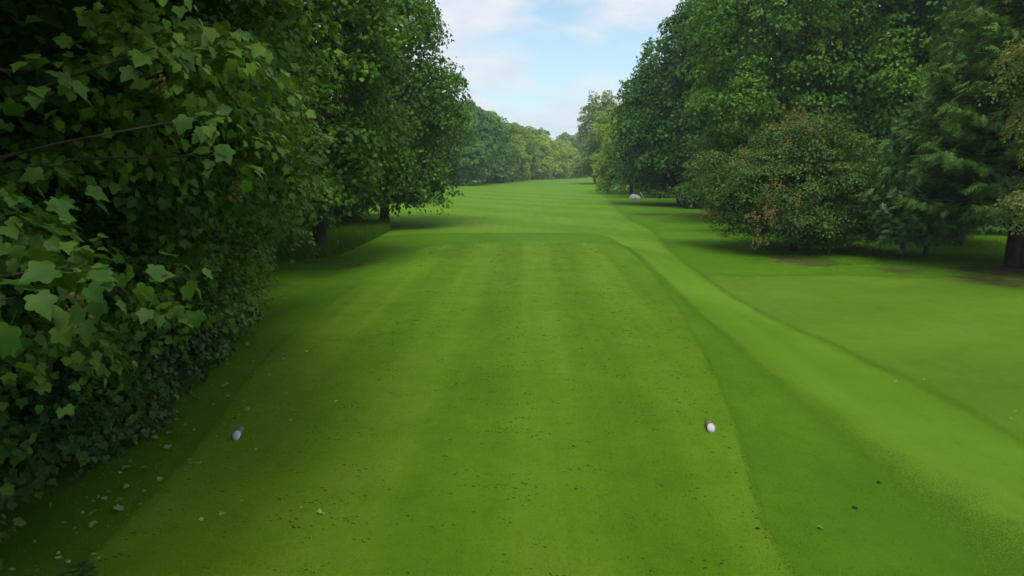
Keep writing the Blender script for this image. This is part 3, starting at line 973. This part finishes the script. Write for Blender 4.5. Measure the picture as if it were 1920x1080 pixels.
def conifer(name, label, base, h, rmax, mat, seed, z0=0.9, dz=0.42, per=6, dens=1.0, droop=0.35, shape=0.75, size=0.42, r0=0.3, tip_up=0.15):
    g = np.random.default_rng(seed)
    base = np.asarray(base, float)
    root = empty(name, base)
    tag(root, label, 'conifer')
    zs = np.linspace(-0.3, h, 9)
    parts = [tube(np.column_stack([g.normal(size=9) * 0.02, g.normal(size=9) * 0.02, zs]), np.linspace(r0 * 1.25, 0.02, 9), 9)]
    PP, NN, TD, SS, TT_ = [], [], [], [], []
    z = z0
    while z < h - 0.15:
        L0 = rmax * (1 - z / h) ** shape
        a0 = g.random() * 6.283
        for k in range(per):
            az = a0 + 6.283 * k / per + g.normal() * 0.22
            L = L0 * g.uniform(0.72, 1.12)
            if L < 0.12:
                L = 0.12
            u = np.linspace(0, 1, 7)
            dr = droop * g.uniform(0.5, 1.4)
            hor = np.array([math.cos(az), math.sin(az), 0])
            pth = hor * (u * L)[:, None] + np.array([0, 0, 1]) * (z + L * (0.22 * u - dr * 1.6 * u ** 2 + (dr + tip_up) * 0.9 * u ** 3) + 0.0 * u)[:, None]
            pth[:, 2] = np.maximum(pth[:, 2], 0.15)
            parts.append(tube(pth, np.linspace(0.012 + 0.014 * L, 0.004, 7), 4))
            ns = int(max(5, L * 17 * dens))
            uu = g.uniform(0.12, 1.0, ns) ** 0.8
            pos = np.column_stack([np.interp(uu, u, pth[:, i]) for i in range(3)])
            side = np.array([-hor[1], hor[0], 0])
            wv = g.normal(size=ns) * (0.10 + 0.20 * L * (1.05 - uu))
            pos = pos + side * wv[:, None] + np.array([0, 0, -1]) * (np.abs(wv) * 0.35 + g.random(ns) * 0.12)[:, None]
            PP.append(pos)
            TD.append(hor + side * (np.sign(wv) * 0.7)[:, None] + np.column_stack([np.zeros(ns), np.zeros(ns), g.uniform(-0.9, 0.25, ns)]))
            NN.append(np.array([0, 0, 1.0]) + 0.55 * g.normal(size=(ns, 3)) + 0.3 * hor)
            SS.append(size * g.uniform(0.65, 1.25, ns))
            TT_.append(np.clip(0.25 + 0.45 * uu + 0.12 * g.normal(size=ns), 0, 1))
            # hanging twigs
            nh = int(ns * 0.55)
            q = g.choice(ns, nh)
            PP.append(pos[q])
            TD.append(np.column_stack([g.normal(size=nh) * 0.3, g.normal(size=nh) * 0.3, -np.ones(nh)]))
            NN.append(hor + 0.5 * g.normal(size=(nh, 3)))
            SS.append(size * g.uniform(0.6, 1.1, nh))
            TT_.append(g.uniform(0.05, 0.4, nh))
        z += dz * g.uniform(0.75, 1.25)
    # leader
    PP.append(np.tile((0, 0, h - 0.4), (8, 1)) + g.normal(size=(8, 3)) * 0.04)
    TD.append(np.tile((0, 0, 1.0), (8, 1)) + g.normal(size=(8, 3)) * 0.3)
    NN.append(g.normal(size=(8, 3)))
    SS.append(np.full(8, 0.4))
    TT_.append(np.full(8, 0.8))
    pos = np.concatenate(PP)
    ok = pos[:, 2] > 0.12
    V, T, A_ = instance(NEEDLE, pos[ok], np.concatenate(NN)[ok], np.concatenate(TD)[ok], np.concatenate(SS)[ok], np.concatenate(TT_)[ok])
    link('crown', np_mesh('crown', V, T, {'tint': A_}, False, mat), root)
    bV, bT, _ = merge(parts)
    link('trunk', np_mesh('trunk', bV, bT, None, True, M_BARK), root)
    return root


ob = G(1906, 500)
conifer('spruce_tree', 'tall dark spruce with thick trunk and drooping boughs above the grass', ob, 19.0, 5.6, L_NEEDLE, 51, z0=2.6, dz=0.40, per=7, dens=1.0, droop=0.42, size=0.50, r0=0.36)
cb2 = G(1690, 484)
conifer('spruce_tree', 'young bluish spruce beside the withered shrub tree', cb2, 6.5, 2.4, L_NEEDLE_B, 52, z0=0.85, dz=0.27, per=7, dens=1.3, droop=0.2, size=0.38,
        r0=0.08, tip_up=0.45, shape=0.8)
cb3 = G(1735, 482)
conifer('spruce_tree', 'second young spruce half merged into the boughs of the tall spruce', cb3, 7.6, 2.6, L_NEEDLE_B, 53, z0=1.0, dz=0.30, per=7, dens=1.2, droop=0.2, size=0.4,
        r0=0.09, tip_up=0.4, shape=0.8)
cb4 = P(1800, 440, 34.0)
conifer('spruce_tree', 'slim spruce rising behind the two young spruces', (cb4[0], cb4[1], H(cb4[0], cb4[1])), 15.0, 4.0, L_NEEDLE, 58, z0=2.3, dz=0.40, per=7, dens=1.1, droop=0.35, size=0.5, r0=0.2)

# olive-leaved tree whose trunk stands just outside the picture
ov = np.array([20.6, 22.5, H(20.6, 22.5)])
make_tree('olive_leaved_tree', 'tree with yellowish olive leaves hanging in front of the thick spruce trunk', ov,
          [tuple(P(1945, 130, 22)) + (1.2, 1.3, 1.1), tuple(P(1950, 255, 22)) + (1.0, 1.3, 1.0), tuple(P(1942, 390, 21.5)) + (1.1, 1.0, 0.85), tuple(P(2060, 150, 23)) + (2.6, 2.6, 2.8),
           tuple(P(2080, 330, 23)) + (2.2, 2.2, 1.8), tuple(P(2010, -60, 24)) + (2.4, 2.8, 2.2)],
          L_OLIVE, 420, 50, 0.40, 0.115, OVAL, 54, r0=0.3, upness=0.5, fill=0.25)
make_tree('holly_shrub', 'dark low shrub at the foot of the thick trunk beside the spruce', (ob[0] + 0.9, ob[1] - 0.6, H(ob[0] + 0.9, ob[1] - 0.6)),
          [(ob[0] + 0.9, ob[1] - 0.5, 0.6, 0.8, 0.8, 0.8)], L_DEEP, 90, 30, 0.22, 0.09, OVAL, 55, r0=0.04, top=0.9, nlimb=8, cat='shrub')
# dark hedge behind the lit grass
make_tree('hedge', 'dark clipped-looking hedge behind the spruces', (23, 39.5, H(23, 39.5)),
          [(15.5, 41, 2.2, 3.5, 2.0, 2.6), (20.5, 40.5, 2.4, 3.6, 2.0, 2.8), (25.5, 40, 2.4, 3.6, 2.0, 2.8), (30.5, 39, 2.6, 3.6, 2.0, 3.0)],
          L_DEEP, 560, 26, 0.62, 0.2, MAPLE4, 56, r0=0.06, top=2.5, cat='hedge', zmin=-0.9)

# ------------------------------------------------------------------ distance
FAR = 'trees of the far tree line'


def far_proto(name, label, lobes, mat, seed, nclump=400, per=26, cr=1.15, size=0.52, bark=None):
    return make_tree(name, label, (0, 0, 0), lobes, mat, nclump, per, cr, size, TUFT, seed, r0=0.3, fill=0.4, fill_size=1.8, nlimb=16, rel=True, group=FAR, bark=bark, zmin=-0.95)


pA = far_proto('broadleaf_tree', 'bushy green tree in the far row left of the fairway', [(0, 0, 9.5, 6, 6, 8.6), (2.5, -2.5, 5, 4.4, 4.4, 4.8), (-3, -2, 4.5, 4, 4, 4.3)], L_FAR_DARK, 61)
pB = far_proto('willow_tree', 'pale yellow-green tree in the far row at the fairway bend', [(0, 0, 8.5, 5.6, 5.6, 7.6), (-2.5, -2.5, 4.5, 4, 4, 4.4), (2.6, -2.2, 5.5, 3.6, 3.6, 5), (0.5, -3.5, 9.5, 3, 3, 3.5)], L_FAR_PALE, 62)
pC = far_proto('broadleaf_tree', 'mid-green tree in the far row with uneven top', [(0, 0, 9, 5.4, 5.4, 8.2), (1.5, 0, 14, 3.4, 3.4, 4), (-2.6, -2, 6, 3.8, 3.8, 5.5)], L_FAR_MID, 63)
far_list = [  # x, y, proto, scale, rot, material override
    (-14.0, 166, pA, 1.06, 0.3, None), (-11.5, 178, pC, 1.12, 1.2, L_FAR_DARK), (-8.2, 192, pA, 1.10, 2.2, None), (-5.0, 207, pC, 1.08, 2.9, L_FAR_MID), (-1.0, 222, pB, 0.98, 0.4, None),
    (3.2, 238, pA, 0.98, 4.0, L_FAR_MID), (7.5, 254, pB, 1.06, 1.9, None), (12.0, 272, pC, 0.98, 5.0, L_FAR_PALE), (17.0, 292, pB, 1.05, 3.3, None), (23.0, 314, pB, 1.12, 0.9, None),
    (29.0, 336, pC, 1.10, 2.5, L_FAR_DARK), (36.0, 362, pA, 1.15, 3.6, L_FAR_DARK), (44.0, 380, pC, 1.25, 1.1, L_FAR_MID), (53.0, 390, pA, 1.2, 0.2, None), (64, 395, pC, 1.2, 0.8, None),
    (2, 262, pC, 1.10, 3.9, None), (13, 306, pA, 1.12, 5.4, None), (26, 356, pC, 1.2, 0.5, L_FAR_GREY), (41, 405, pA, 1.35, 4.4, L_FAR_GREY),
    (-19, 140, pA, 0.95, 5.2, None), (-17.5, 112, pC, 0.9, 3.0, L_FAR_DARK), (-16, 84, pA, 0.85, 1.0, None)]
used_p = set()
ORD = ['first', 'second', 'third', 'fourth', 'fifth', 'sixth', 'seventh', 'eighth', 'ninth', 'tenth', 'eleventh', 'twelfth', 'thirteenth', 'fourteenth', 'fifteenth']
LOOK = {L_FAR_DARK: 'deep green', L_FAR_MID: 'mid-green', L_FAR_PALE: 'pale yellow-green', L_FAR_GREY: 'greyish'}
PM = {id(pA): L_FAR_DARK, id(pB): L_FAR_PALE, id(pC): L_FAR_MID}
fk = 0
for x, y, pr, sc, rz, mo in far_list:
    if id(pr) in used_p:
        o = copy_tree(pr)
    else:
        o = pr
        used_p.add(id(pr))
    look = LOOK[mo or PM[id(pr)]]
    if fk < 15:
        o['label'] = look + ' tree, ' + ORD[fk] + ' along the far row beyond the tall leaning maple'
    elif fk < 19:
        o['label'] = look + ' tree of the back row, ' + ORD[fk - 15] + ' behind the far tree line'
    else:
        o['label'] = look + ' tree, ' + ORD[21 - fk] + ' behind the tall leaning maple at the fairway edge'
    fk += 1
    o.location = (x, y, H(x, y) - 0.1)
    o.scale = (sc, sc, sc * (0.97 + 0.06 * math.sin(x)))
    o.rotation_euler = (0, 0, rz)
    if mo is not None:
        for ch in o.children:
            if ch.name.startswith('crown'):
                ch.material_slots[0].link = 'OBJECT'
                ch.material_slots[0].material = mo
bpy.context.view_layer.update()

r0b = G(1131, 345.5)
make_tree('broadleaf_tree', 'green tree with thin bare trunk at the far right of the fairway', r0b,
          [(r0b[0] + 1.2, r0b[1], 9.8, 6.0, 6, 7.4), (r0b[0] - 0.8, r0b[1] - 1, 6.0, 4.2, 4, 3.6), (r0b[0] + 4, r0b[1], 12, 5, 5, 6.5), (r0b[0] + 4.5, r0b[1], 4, 4, 4, 3.6)], L_FAR_MID, 520, 32, 1.05, 0.42, TUFT, 64, r0=0.28, fill=0.4)
make_tree('poplar_tree', 'tall pale feathery tree behind the green tree with thin trunk', (22.2, 184, H(22, 184)),
          [(22.2, 184, 12, 4.2, 4.2, 10.5), (25.0, 185, 18.5, 3.0, 3, 5.4), (19.6, 184, 14.0, 2.2, 2.4, 4.4), (21, 183, 4.5, 4.5, 3, 4.2)], L_FAR_GREY, 330, 26, 1.0, 0.40, TUFT, 65, r0=0.28, fill=0.15, bark=M_BARK2, lo=0.55, hi=1.1)
t102 = make_tree('broadleaf_tree', 'dense deep green tree behind the boulder and its tall tree', (27, 102, H(27, 102)),
          [(26.5, 102, 12, 7, 7, 11), (20.5, 101, 6.0, 5.0, 4.5, 5.6), (22, 100, 2.6, 4.5, 3, 2.4)], L_DEEP, 560, 34, 1.2, 0.36, TUFT, 66, fill=0.4)
make_tree('broadleaf_tree', 'low spreading tree at the fairway edge before the thin-trunked tree', (20.5, 118, H(20.5, 118)),
          [(21, 118, 8.0, 5, 5, 7.0), (18, 117, 3.8, 3.8, 3.5, 3.6), (24, 117, 4, 4, 3.5, 3.8)], L_FAR_MID, 520, 32, 1.0, 0.34, TUFT, 68, fill=0.4)
t132 = copy_tree(t102)
t132['label'] = 'dense tree between the deep green tree and the thin-trunked tree'
t132.location = (28.5, 132, H(28.5, 132))
t132.scale = (1.02, 1.0, 0.93)
recrown(t132, L_FAR_MID)

# ------------------------------------------------------------------ small things
M_WHITE = simple_mat('white_paint', (0.44, 0.44, 0.42), (0.62, 0.62, 0.60), 25, 0.6, 0.3, 60)
M_LOG = simple_mat('weathered_log_bark', (0.09, 0.072, 0.045), (0.24, 0.20, 0.13), 18, 0.9, 0.8, 50)
M_ROCK = simple_mat('pale_rock', (0.18, 0.17, 0.15), (0.46, 0.45, 0.42), 2.5, 0.9, 0.6, 14)
M_SOIL = simple_mat('dark_soil', (0.012, 0.014, 0.006), (0.035, 0.040, 0.016), 30, 0.95, 0.5, 60)
M_CHIP = simple_mat('pale_chip', (0.22, 0.20, 0.11), (0.46, 0.43, 0.27), 20, 0.9, 0.4, 50)
M_STAKE = simple_mat('pale_wood', (0.38, 0.40, 0.22), (0.55, 0.56, 0.36), 12, 0.8, 0.3, 40, (1, 1, 0.2))


def log_marker(label, a_px, b_px, dia=0.105, length=0.20):
    a = G(*a_px)
    b = G(*b_px)
    d = np.array([b[0] - a[0], b[1] - a[1], 0])
    d = d / np.linalg.norm(d)
    g = np.random.default_rng(int(a_px[0]))
    side = np.cross(d, (0, 0, 1))
    up = np.array([0, 0, 1.0])
    seg = 20
    ang = np.linspace(0, 2 * np.pi, seg, endpoint=False)
    rr = dia / 2 * (1 + 0.05 * np.sin(2 * ang + 1) + 0.03 * np.sin(5 * ang))
    prof = np.stack([np.cos(ang) * rr, np.sin(ang) * rr], 1)
    rings = []
    for u in (0.0, 0.25, 0.5, 0.75, 1.0):
        slant = 0.055 * (1 - u)               # the cut end leans back
        w = 1 + 0.03 * math.sin(9 * u)
        rings.append(np.array([side * q[0] * w + up * (q[1] * w + dia * 0.47) + d * (u * length + slant * q[1] / (dia / 2)) for q in prof]))
    root = empty('tee_marker', (a[0], a[1], a[2] + 0.016))
    tag(root, label, 'tee marker', 'log tee markers')
    V = np.concatenate(rings + [rings[-1].mean(0)[None]])
    T = []
    for i in range(4):
        for j in range(seg):
            p0, p1 = i * seg + j, i * seg + (j + 1) % seg
            T += [(p0, p1, p1 + seg), (p0, p1 + seg, p0 + seg)]
    for j in range(seg):
        T.append((4 * seg + j, 4 * seg + (j + 1) % seg, 5 * seg))
    link('log', np_mesh('log', V, np.array(T), None, False, M_LOG), root)
    face = rings[0] - d * 0.003
    rim = rings[0] + d * 0.004
    c = face.mean(0)
    V = np.concatenate([face * 1.0, rim, c[None] - d * 0.002])
    T = []
    for j in range(seg):
        k = (j + 1) % seg
        T += [(j, k, 2 * seg), (j, seg + j, seg + k), (j, seg + k, k)]
    link('painted_end', np_mesh('painted_end', V, np.array(T), None, False, M_WHITE), root)


log_marker('log tee marker with white painted end near the sycamore hedge', (444, 825), (457, 806))
log_marker('log tee marker with white painted end beside the mown path side of the tee', (1333, 811), (1322, 790))

# pale stake below the maple
sk = G(634, 469)
sroot = empty('marker_stake', sk)
tag(sroot, 'thin pale wooden stake standing beside the dark maple trunk', 'stake')
w = 0.022
V = np.array([(sx * w, sy * w, z) for z in (-0.1, 0.44) for sx, sy in ((-1, -1), (1, -1), (1, 1), (-1, 1))] + [(0, 0, 0.48)])
T = [(0, 1, 5), (0, 5, 4), (1, 2, 6), (1, 6, 5), (2, 3, 7), (2, 7, 6), (3, 0, 4), (3, 4, 7), (4, 5, 8), (5, 6, 8), (6, 7, 8), (7, 4, 8)]
link('post', np_mesh('post', V, np.array(T), None, False, M_STAKE), sroot)
w2 = w * 1.12
V = np.array([(sx * w2, sy * w2, z) for z in (0.34, 0.42) for sx, sy in ((-1, -1), (1, -1), (1, 1), (-1, 1))])
link('band', np_mesh('band', V, np.array(T[:8]), None, False, M_WHITE), sroot)


def rock(name, label, cat, loc, size, mat, seed, group=None, sub=3):
    import bmesh
    bm = bmesh.new()
    bmesh.ops.create_icosphere(bm, subdivisions=sub, radius=1.0)
    g = np.random.default_rng(seed)
    K = g.normal(size=(7, 3)) * 2.1
    ph = g.random(7) * 6.28
    for v in bm.verts:
        c = np.array(v.co)
        f = 1 + sum(0.07 * math.sin(float(K[i] @ c) + ph[i]) for i in range(7))
        q = c * f
        q[2] = max(q[2], -0.35)
        v.co = Vector((q[0] * size[0], q[1] * size[1], q[2] * size[2]))
    me = bpy.data.meshes.new(name)
    bm.to_mesh(me)
    bm.free()
    me.materials.append(mat)
    o = link(name, me, None, (loc[0], loc[1], loc[2] + 0.30 * size[2]))
    return tag(o, label, cat, group)


bk = G(1191, 374)
rock('boulder', 'low pale grey boulder lying under the tall dark tree', 'boulder', bk, (0.74, 0.55, 0.52), M_ROCK, 5)
lg = G(1205, 373.5)
pth = np.array([(0.15, 0.3, -0.05), (0.05, 0.2, 0.35), (-0.25, 0.1, 0.75), (-0.38, 0.1, 0.95)])
V, T, _ = tube(pth, [0.13, 0.11, 0.10, 0.07], 8)
tag(link('broken_log', np_mesh('broken_log', V, T, None, True, M_ROCK), None, lg), 'short pale broken log leaning beside the boulder', 'log')

for k, (px_, py_, lb) in enumerate(((1602, 953, 'dark soil clod on the grass right of the tee, the rounder of the pair'), (1647, 906, 'dark soil clod at the edge of the light mown path'), (1420, 993, 'flat dark soil clod at the right rim of the tee'))):
    q = G(px_, py_)
    rock('soil_clod', lb, 'clod', q, (0.032, 0.026, 0.02), M_SOIL, 70 + k, 'soil clods beside the tee', 2)

# ---- worm casts and divots on the tee (uncountable)
gC = np.random.default_rng(81)
cl = np.column_stack([gC.uniform(-3.8, 4.2, 1700), 4.5 + 30 * gC.random(1700) ** 1.3])
wgt = np.clip(0.25 + 0.75 * np.sin(cl[:, 0] * 1.6 + 1.9) ** 2, 0, 1)
cl = cl[gC.random(1700) < wgt]
pts = np.repeat(cl, 5, 0) + gC.normal(size=(len(cl) * 5, 2)) * np.array([0.07, 0.04])
far_edge = np.array([flat(px_, 457 + 2.5 * abs(gC.normal())) for px_ in gC.uniform(810, 1160, 170)])
lines = np.concatenate([np.column_stack([gC.normal(2.55 + 0.3 * k, 0.06, 130), gC.uniform(6, 20, 130)]) for k in range(2)])
pts = np.concatenate([pts, far_edge, lines])
pts = pts[poly_sd(pts, TEE) > 0.02]
n = len(pts)
pz = height(pts) + 0.016
oct_v = np.array([(1, 0, 0), (0.3, 0.9, 0), (-0.8, 0.5, 0), (-0.6, -0.7, 0), (0.5, -0.8, 0), (0.05, 0, 0.45)]) * np.array([1.5, 0.6, 0.8])
oct_t = np.array([(0, 1, 5), (1, 2, 5), (2, 3, 5), (3, 4, 5), (4, 0, 5)])
ang = gC.normal(size=n) * 0.5
nrm = np.tile((0, 0, 1.0), (n, 1)) + 0.1 * gC.normal(size=(n, 3))
V, T, A_ = instance((oct_v, oct_t), np.column_stack([pts, pz - 0.001]), nrm, np.column_stack([np.cos(ang), np.sin(ang), np.zeros(n)]), 0.0075 + 0.015 * gC.random(n) ** 2.5 + 0.0003 * pts[:, 1], np.zeros(n))
M_CAST = simple_mat('worm_cast', (0.012, 0.030, 0.005), (0.032, 0.060, 0.011), 20, 0.95, 0.3, 60)
tag(link('worm_casts', np_mesh('worm_casts', V, T, None, False, M_CAST)), 'dark worm casts and clippings scattered over the tee', 'worm casts', None, 'stuff')

# ---- short grass blades on the near turf
BL_T = np.array([(0, 1, 2)])


def blades(name, label, poly_test, nb, h, wd, mat, seed, y0, y1, x0, x1, tilt=0.6, dz=0.016, power=1.8):
    g = np.random.default_rng(seed)
    y = y0 + (y1 - y0) * g.random(nb) ** power
    x = g.uniform(x0, x1, nb)
    px, _, dd = to_px(np.column_stack([x, y, np.zeros(nb)]))
    k = (px > -60) & (px < 1980)
    xy = np.column_stack([x, y])[k]
    k2 = poly_test(xy)
    xy = xy[k2]
    n = len(xy)
    z = height(xy) + dz - 0.004
    b = np.column_stack([xy, z])
    a = g.random(n) * 6.283
    sd = np.column_stack([np.cos(a), np.sin(a), np.zeros(n)]) * (wd * g.uniform(0.6, 1.4, n))[:, None]
    hh = h * g.uniform(0.4, 1.3, n)
    lean = g.normal(size=(n, 2)) * tilt
    tip = b + np.column_stack([lean[:, 0] * hh, lean[:, 1] * hh, hh])
    V = np.stack([b - sd, b + sd, tip], 1).reshape(-1, 3)
    T = np.arange(3 * n).reshape(-1, 3)
    o = link(name, np_mesh(name, V, T, {'tint': np.repeat(g.random(n), 3)}, False, mat))
    return tag(o, label, 'grass', None, 'stuff')


mb_tee = grass_mat('tee_blades', (0.078, 0.172, 0.007), (0.110, 0.220, 0.010), (0.152, 0.268, 0.022), stripes=(R(1.5), 1.15, 0.072), patch=(0.5, 1.0), speck=0.4, blade=True)
mb_rough = grass_mat('rough_blades', (0.058, 0.148, 0.007), (0.088, 0.200, 0.009), (0.128, 0.245, 0.017), patch=(0.22, 0.8), blade=True)
blades('tee_grass', 'short mown grass blades of the tee', lambda q: poly_sd(q, TEE) > 0.0, 180000, 0.022, 0.003, mb_tee, 91, 4.3, 20, -4.6, 4.6)
blades('rough_grass', 'slightly longer grass blades around the tee', lambda q: (poly_sd(q, TEE) < 0.0) & (q[:, 0] > foot_x(q[:, 1]) - 0.3) & (poly_sd(q, PATH) < 0.1) & (poly_sd(q, OUTER) < 0),
       200000, 0.028, 0.0028, mb_rough, 92, 4.3, 24, -9.5, 9, 0.7, 0.0)
# tall grass and weeds at the foot of the left trees
blades('meadow_grass', 'tall unmown grass and weeds under the left maples', lambda q: (q[:, 0] < np.interp(q[:, 1], [26, 30, 36, 42, 48], [-12, -7.8, -7.6, -7.6, -8.6])) & (np.hypot(q[:, 0] + 8.4, q[:, 1] - 28) > 1.5),
       60000, 0.50, 0.014, mb_rough, 93, 29.5, 47, -14, -7, 0.35, 0.0, 1.0)
blades('wood_edge_grass', 'longer tufted grass below the spruce', lambda q: (q[:, 1] > 26.5 + 0.8 * np.sin(q[:, 0])), 50000, 0.06, 0.007, mb_rough, 94, 27, 40, 12, 27, 0.6, 0.0, 1.0)

# ---- fallen leaves on the grass by the hedge
gF = np.random.default_rng(101)
spots = [(358, 872), (225, 941), (272, 880), (415, 966), (600, 965), (156, 912), (237, 880), (237, 915), (170, 967), (176, 985), (222, 958), (300, 900), (410, 642), (427, 655), (448, 690), (460, 741),
         (462, 770), (428, 744), (449, 780), (426, 722), (365, 744), (385, 735), (330, 775), (347, 800), (355, 815), (290, 823), (304, 838), (316, 840), (286, 812), (500, 682), (534, 667), (533, 675), (537, 740), (574, 660),
         (631, 755), (262, 905), (318, 815), (1537, 992), (1680, 716), (1732, 713), (1895, 787), (1905, 772), (1460, 470), (110, 1040), (185, 935), (205, 925), (395, 690), (378, 668), (400, 760)]
for _ in range(48):
    py_ = gF.uniform(610, 1000)
    fx = foot_x(flat(400, py_)[1]) + abs(gF.normal()) * 0.8 + 0.1
    spots.append((960 + fx / (CAM_H / -ray(960, py_)[2]) * F, py_))
fl_meshes = []
for k in range(5):
    TV, TT = SYC_BIG
    tv = TV.copy() - np.array([0.45, 0, 0])
    tv[:, 2] = 0.10 + 0.28 * np.sin(tv[:, 0] * (3 + k) + k) * 0.4 + (0.5 - 0.2 * k) * tv[:, 1] ** 2
    tv[:, 2] -= tv[:, 2].min()
    fl_meshes.append(np_mesh('fallen_leaf', tv, TT, {'tint': np.full(len(tv), 0.15 + 0.2 * k)}, False, L_FALLEN))
for k, (px_, py_) in enumerate(spots):
    q = G(px_, py_)
    o = link('fallen_leaf', fl_meshes[k % 5], None, (q[0], q[1], q[2] + 0.018))
    s = gF.uniform(0.045, 0.10) if k < 37 else gF.uniform(0.035, 0.06)
    o.scale = (s, s, s)
    o.rotation_euler = (gF.normal() * 0.25, gF.normal() * 0.25, gF.random() * 6.28)
    if px_ > 1650:
        lb = 'pale leaf fleck on the grass between the light strip and the spruces'
    elif px_ > 1500:
        lb = 'pale fallen leaf on the grass beside the two dark soil clods'
    elif px_ > 1400:
        lb = 'pale fallen leaf on the grass before the withered shrub tree'
    elif poly_sd([q[:2]], TEE)[0] > 0.05:
        lb = 'pale curled fallen leaf lying on the tee turf itself'
    else:
        lb = 'pale curled fallen leaf lying in the grass strip between hedge and tee'
    tag(o, lb, 'leaf', 'fallen leaves on the grass')
# pale chips and a small weed at the foot of the hedge
for k, (px_, py_) in enumerate(((128, 1054), (176, 1040), (22, 1068), (186, 1048), (110, 1046))):
    q = G(px_, py_)
    rock('wood_chip', 'pale wood chip on the bare ground by the hedge corner', 'wood chip', q + np.array([0, 0, 0.004]), (0.035, 0.022, 0.012), M_CHIP, 120 + k, 'pale wood chips by the hedge corner', 1)
wq = G(150, 1076)
wr_ = empty('weed_plant', wq)
tag(wr_, 'small low weed with rounded leaves beside the pale wood chips', 'weed')
gw = np.random.default_rng(130)
for k in range(14):
    a = k * 2.4
    rr_ = 0.03 + 0.012 * k
    TV, TT = SYC_MID
    mt = np.array([math.cos(a), math.sin(a), 0.25])
    V, T, A_ = instance(SYC_MID, np.array([[rr_ * 0.6 * math.cos(a), rr_ * 0.6 * math.sin(a), 0.02 + 0.03 * gw.random()]]), np.array([[-0.3 * math.cos(a), -0.3 * math.sin(a), 1.0]]), mt[None], np.array([gw.uniform(0.05, 0.085)]), np.array([gw.random()]))
    link('leaf', np_mesh('leaf', V, T, {'tint': A_}, False, L_IVY), wr_)
V, T, _ = tube([(0, 0, -0.02), (0, 0, 0.02), (0.01, 0, 0.05)], [0.006, 0.005, 0.003], 5)
link('stem', np_mesh('stem', V, T, None, True, M_LOG), wr_)
# leaf crumbs too small to pick out
nL = 900
yy = 4.6 + 14 * gF.random(nL) ** 1.4
xx = foot_x(yy) + np.abs(gF.normal(size=nL)) * 0.9
c = np.column_stack([xx, yy])
V, T, A_ = instance(OVAL, np.column_stack([c, height(c) + 0.024]), np.tile((0, 0, 1.0), (nL, 1)) + 0.4 * gF.normal(size=(nL, 3)), rand_dir(nL, gF), gF.uniform(0.008, 0.028, nL), gF.random(nL) * 0.6)
tag(link('leaf_litter', np_mesh('leaf_litter', V, T, {'tint': A_}, False, L_FALLEN)), 'crumbs of dry leaves along the foot of the hedge', 'leaf litter', None, 'stuff')

# ------------------------------------------------------------------ haze
import bmesh
bm = bmesh.new()
bmesh.ops.create_cube(bm, size=1.0)
me = bpy.data.meshes.new('haze')
bm.to_mesh(me)
bm.free()
hz = link('haze', me)
hz.scale = (1800, 1500, 42)
hz.location = (0, 250, 18.5)
m, n_, l_, out = new_mat('haze_air')
pv = n_.new('ShaderNodeVolumePrincipled')
pv.inputs['Color'].default_value = (0.78, 0.90, 1.0, 1)
pv.inputs['Density'].default_value = 0.00045
l_.new(pv.outputs[0], out.inputs['Volume'])
me.materials.append(m)
hz.visible_shadow = True
tag(hz, 'thin pale haze in the distance', 'haze', None, 'stuff')
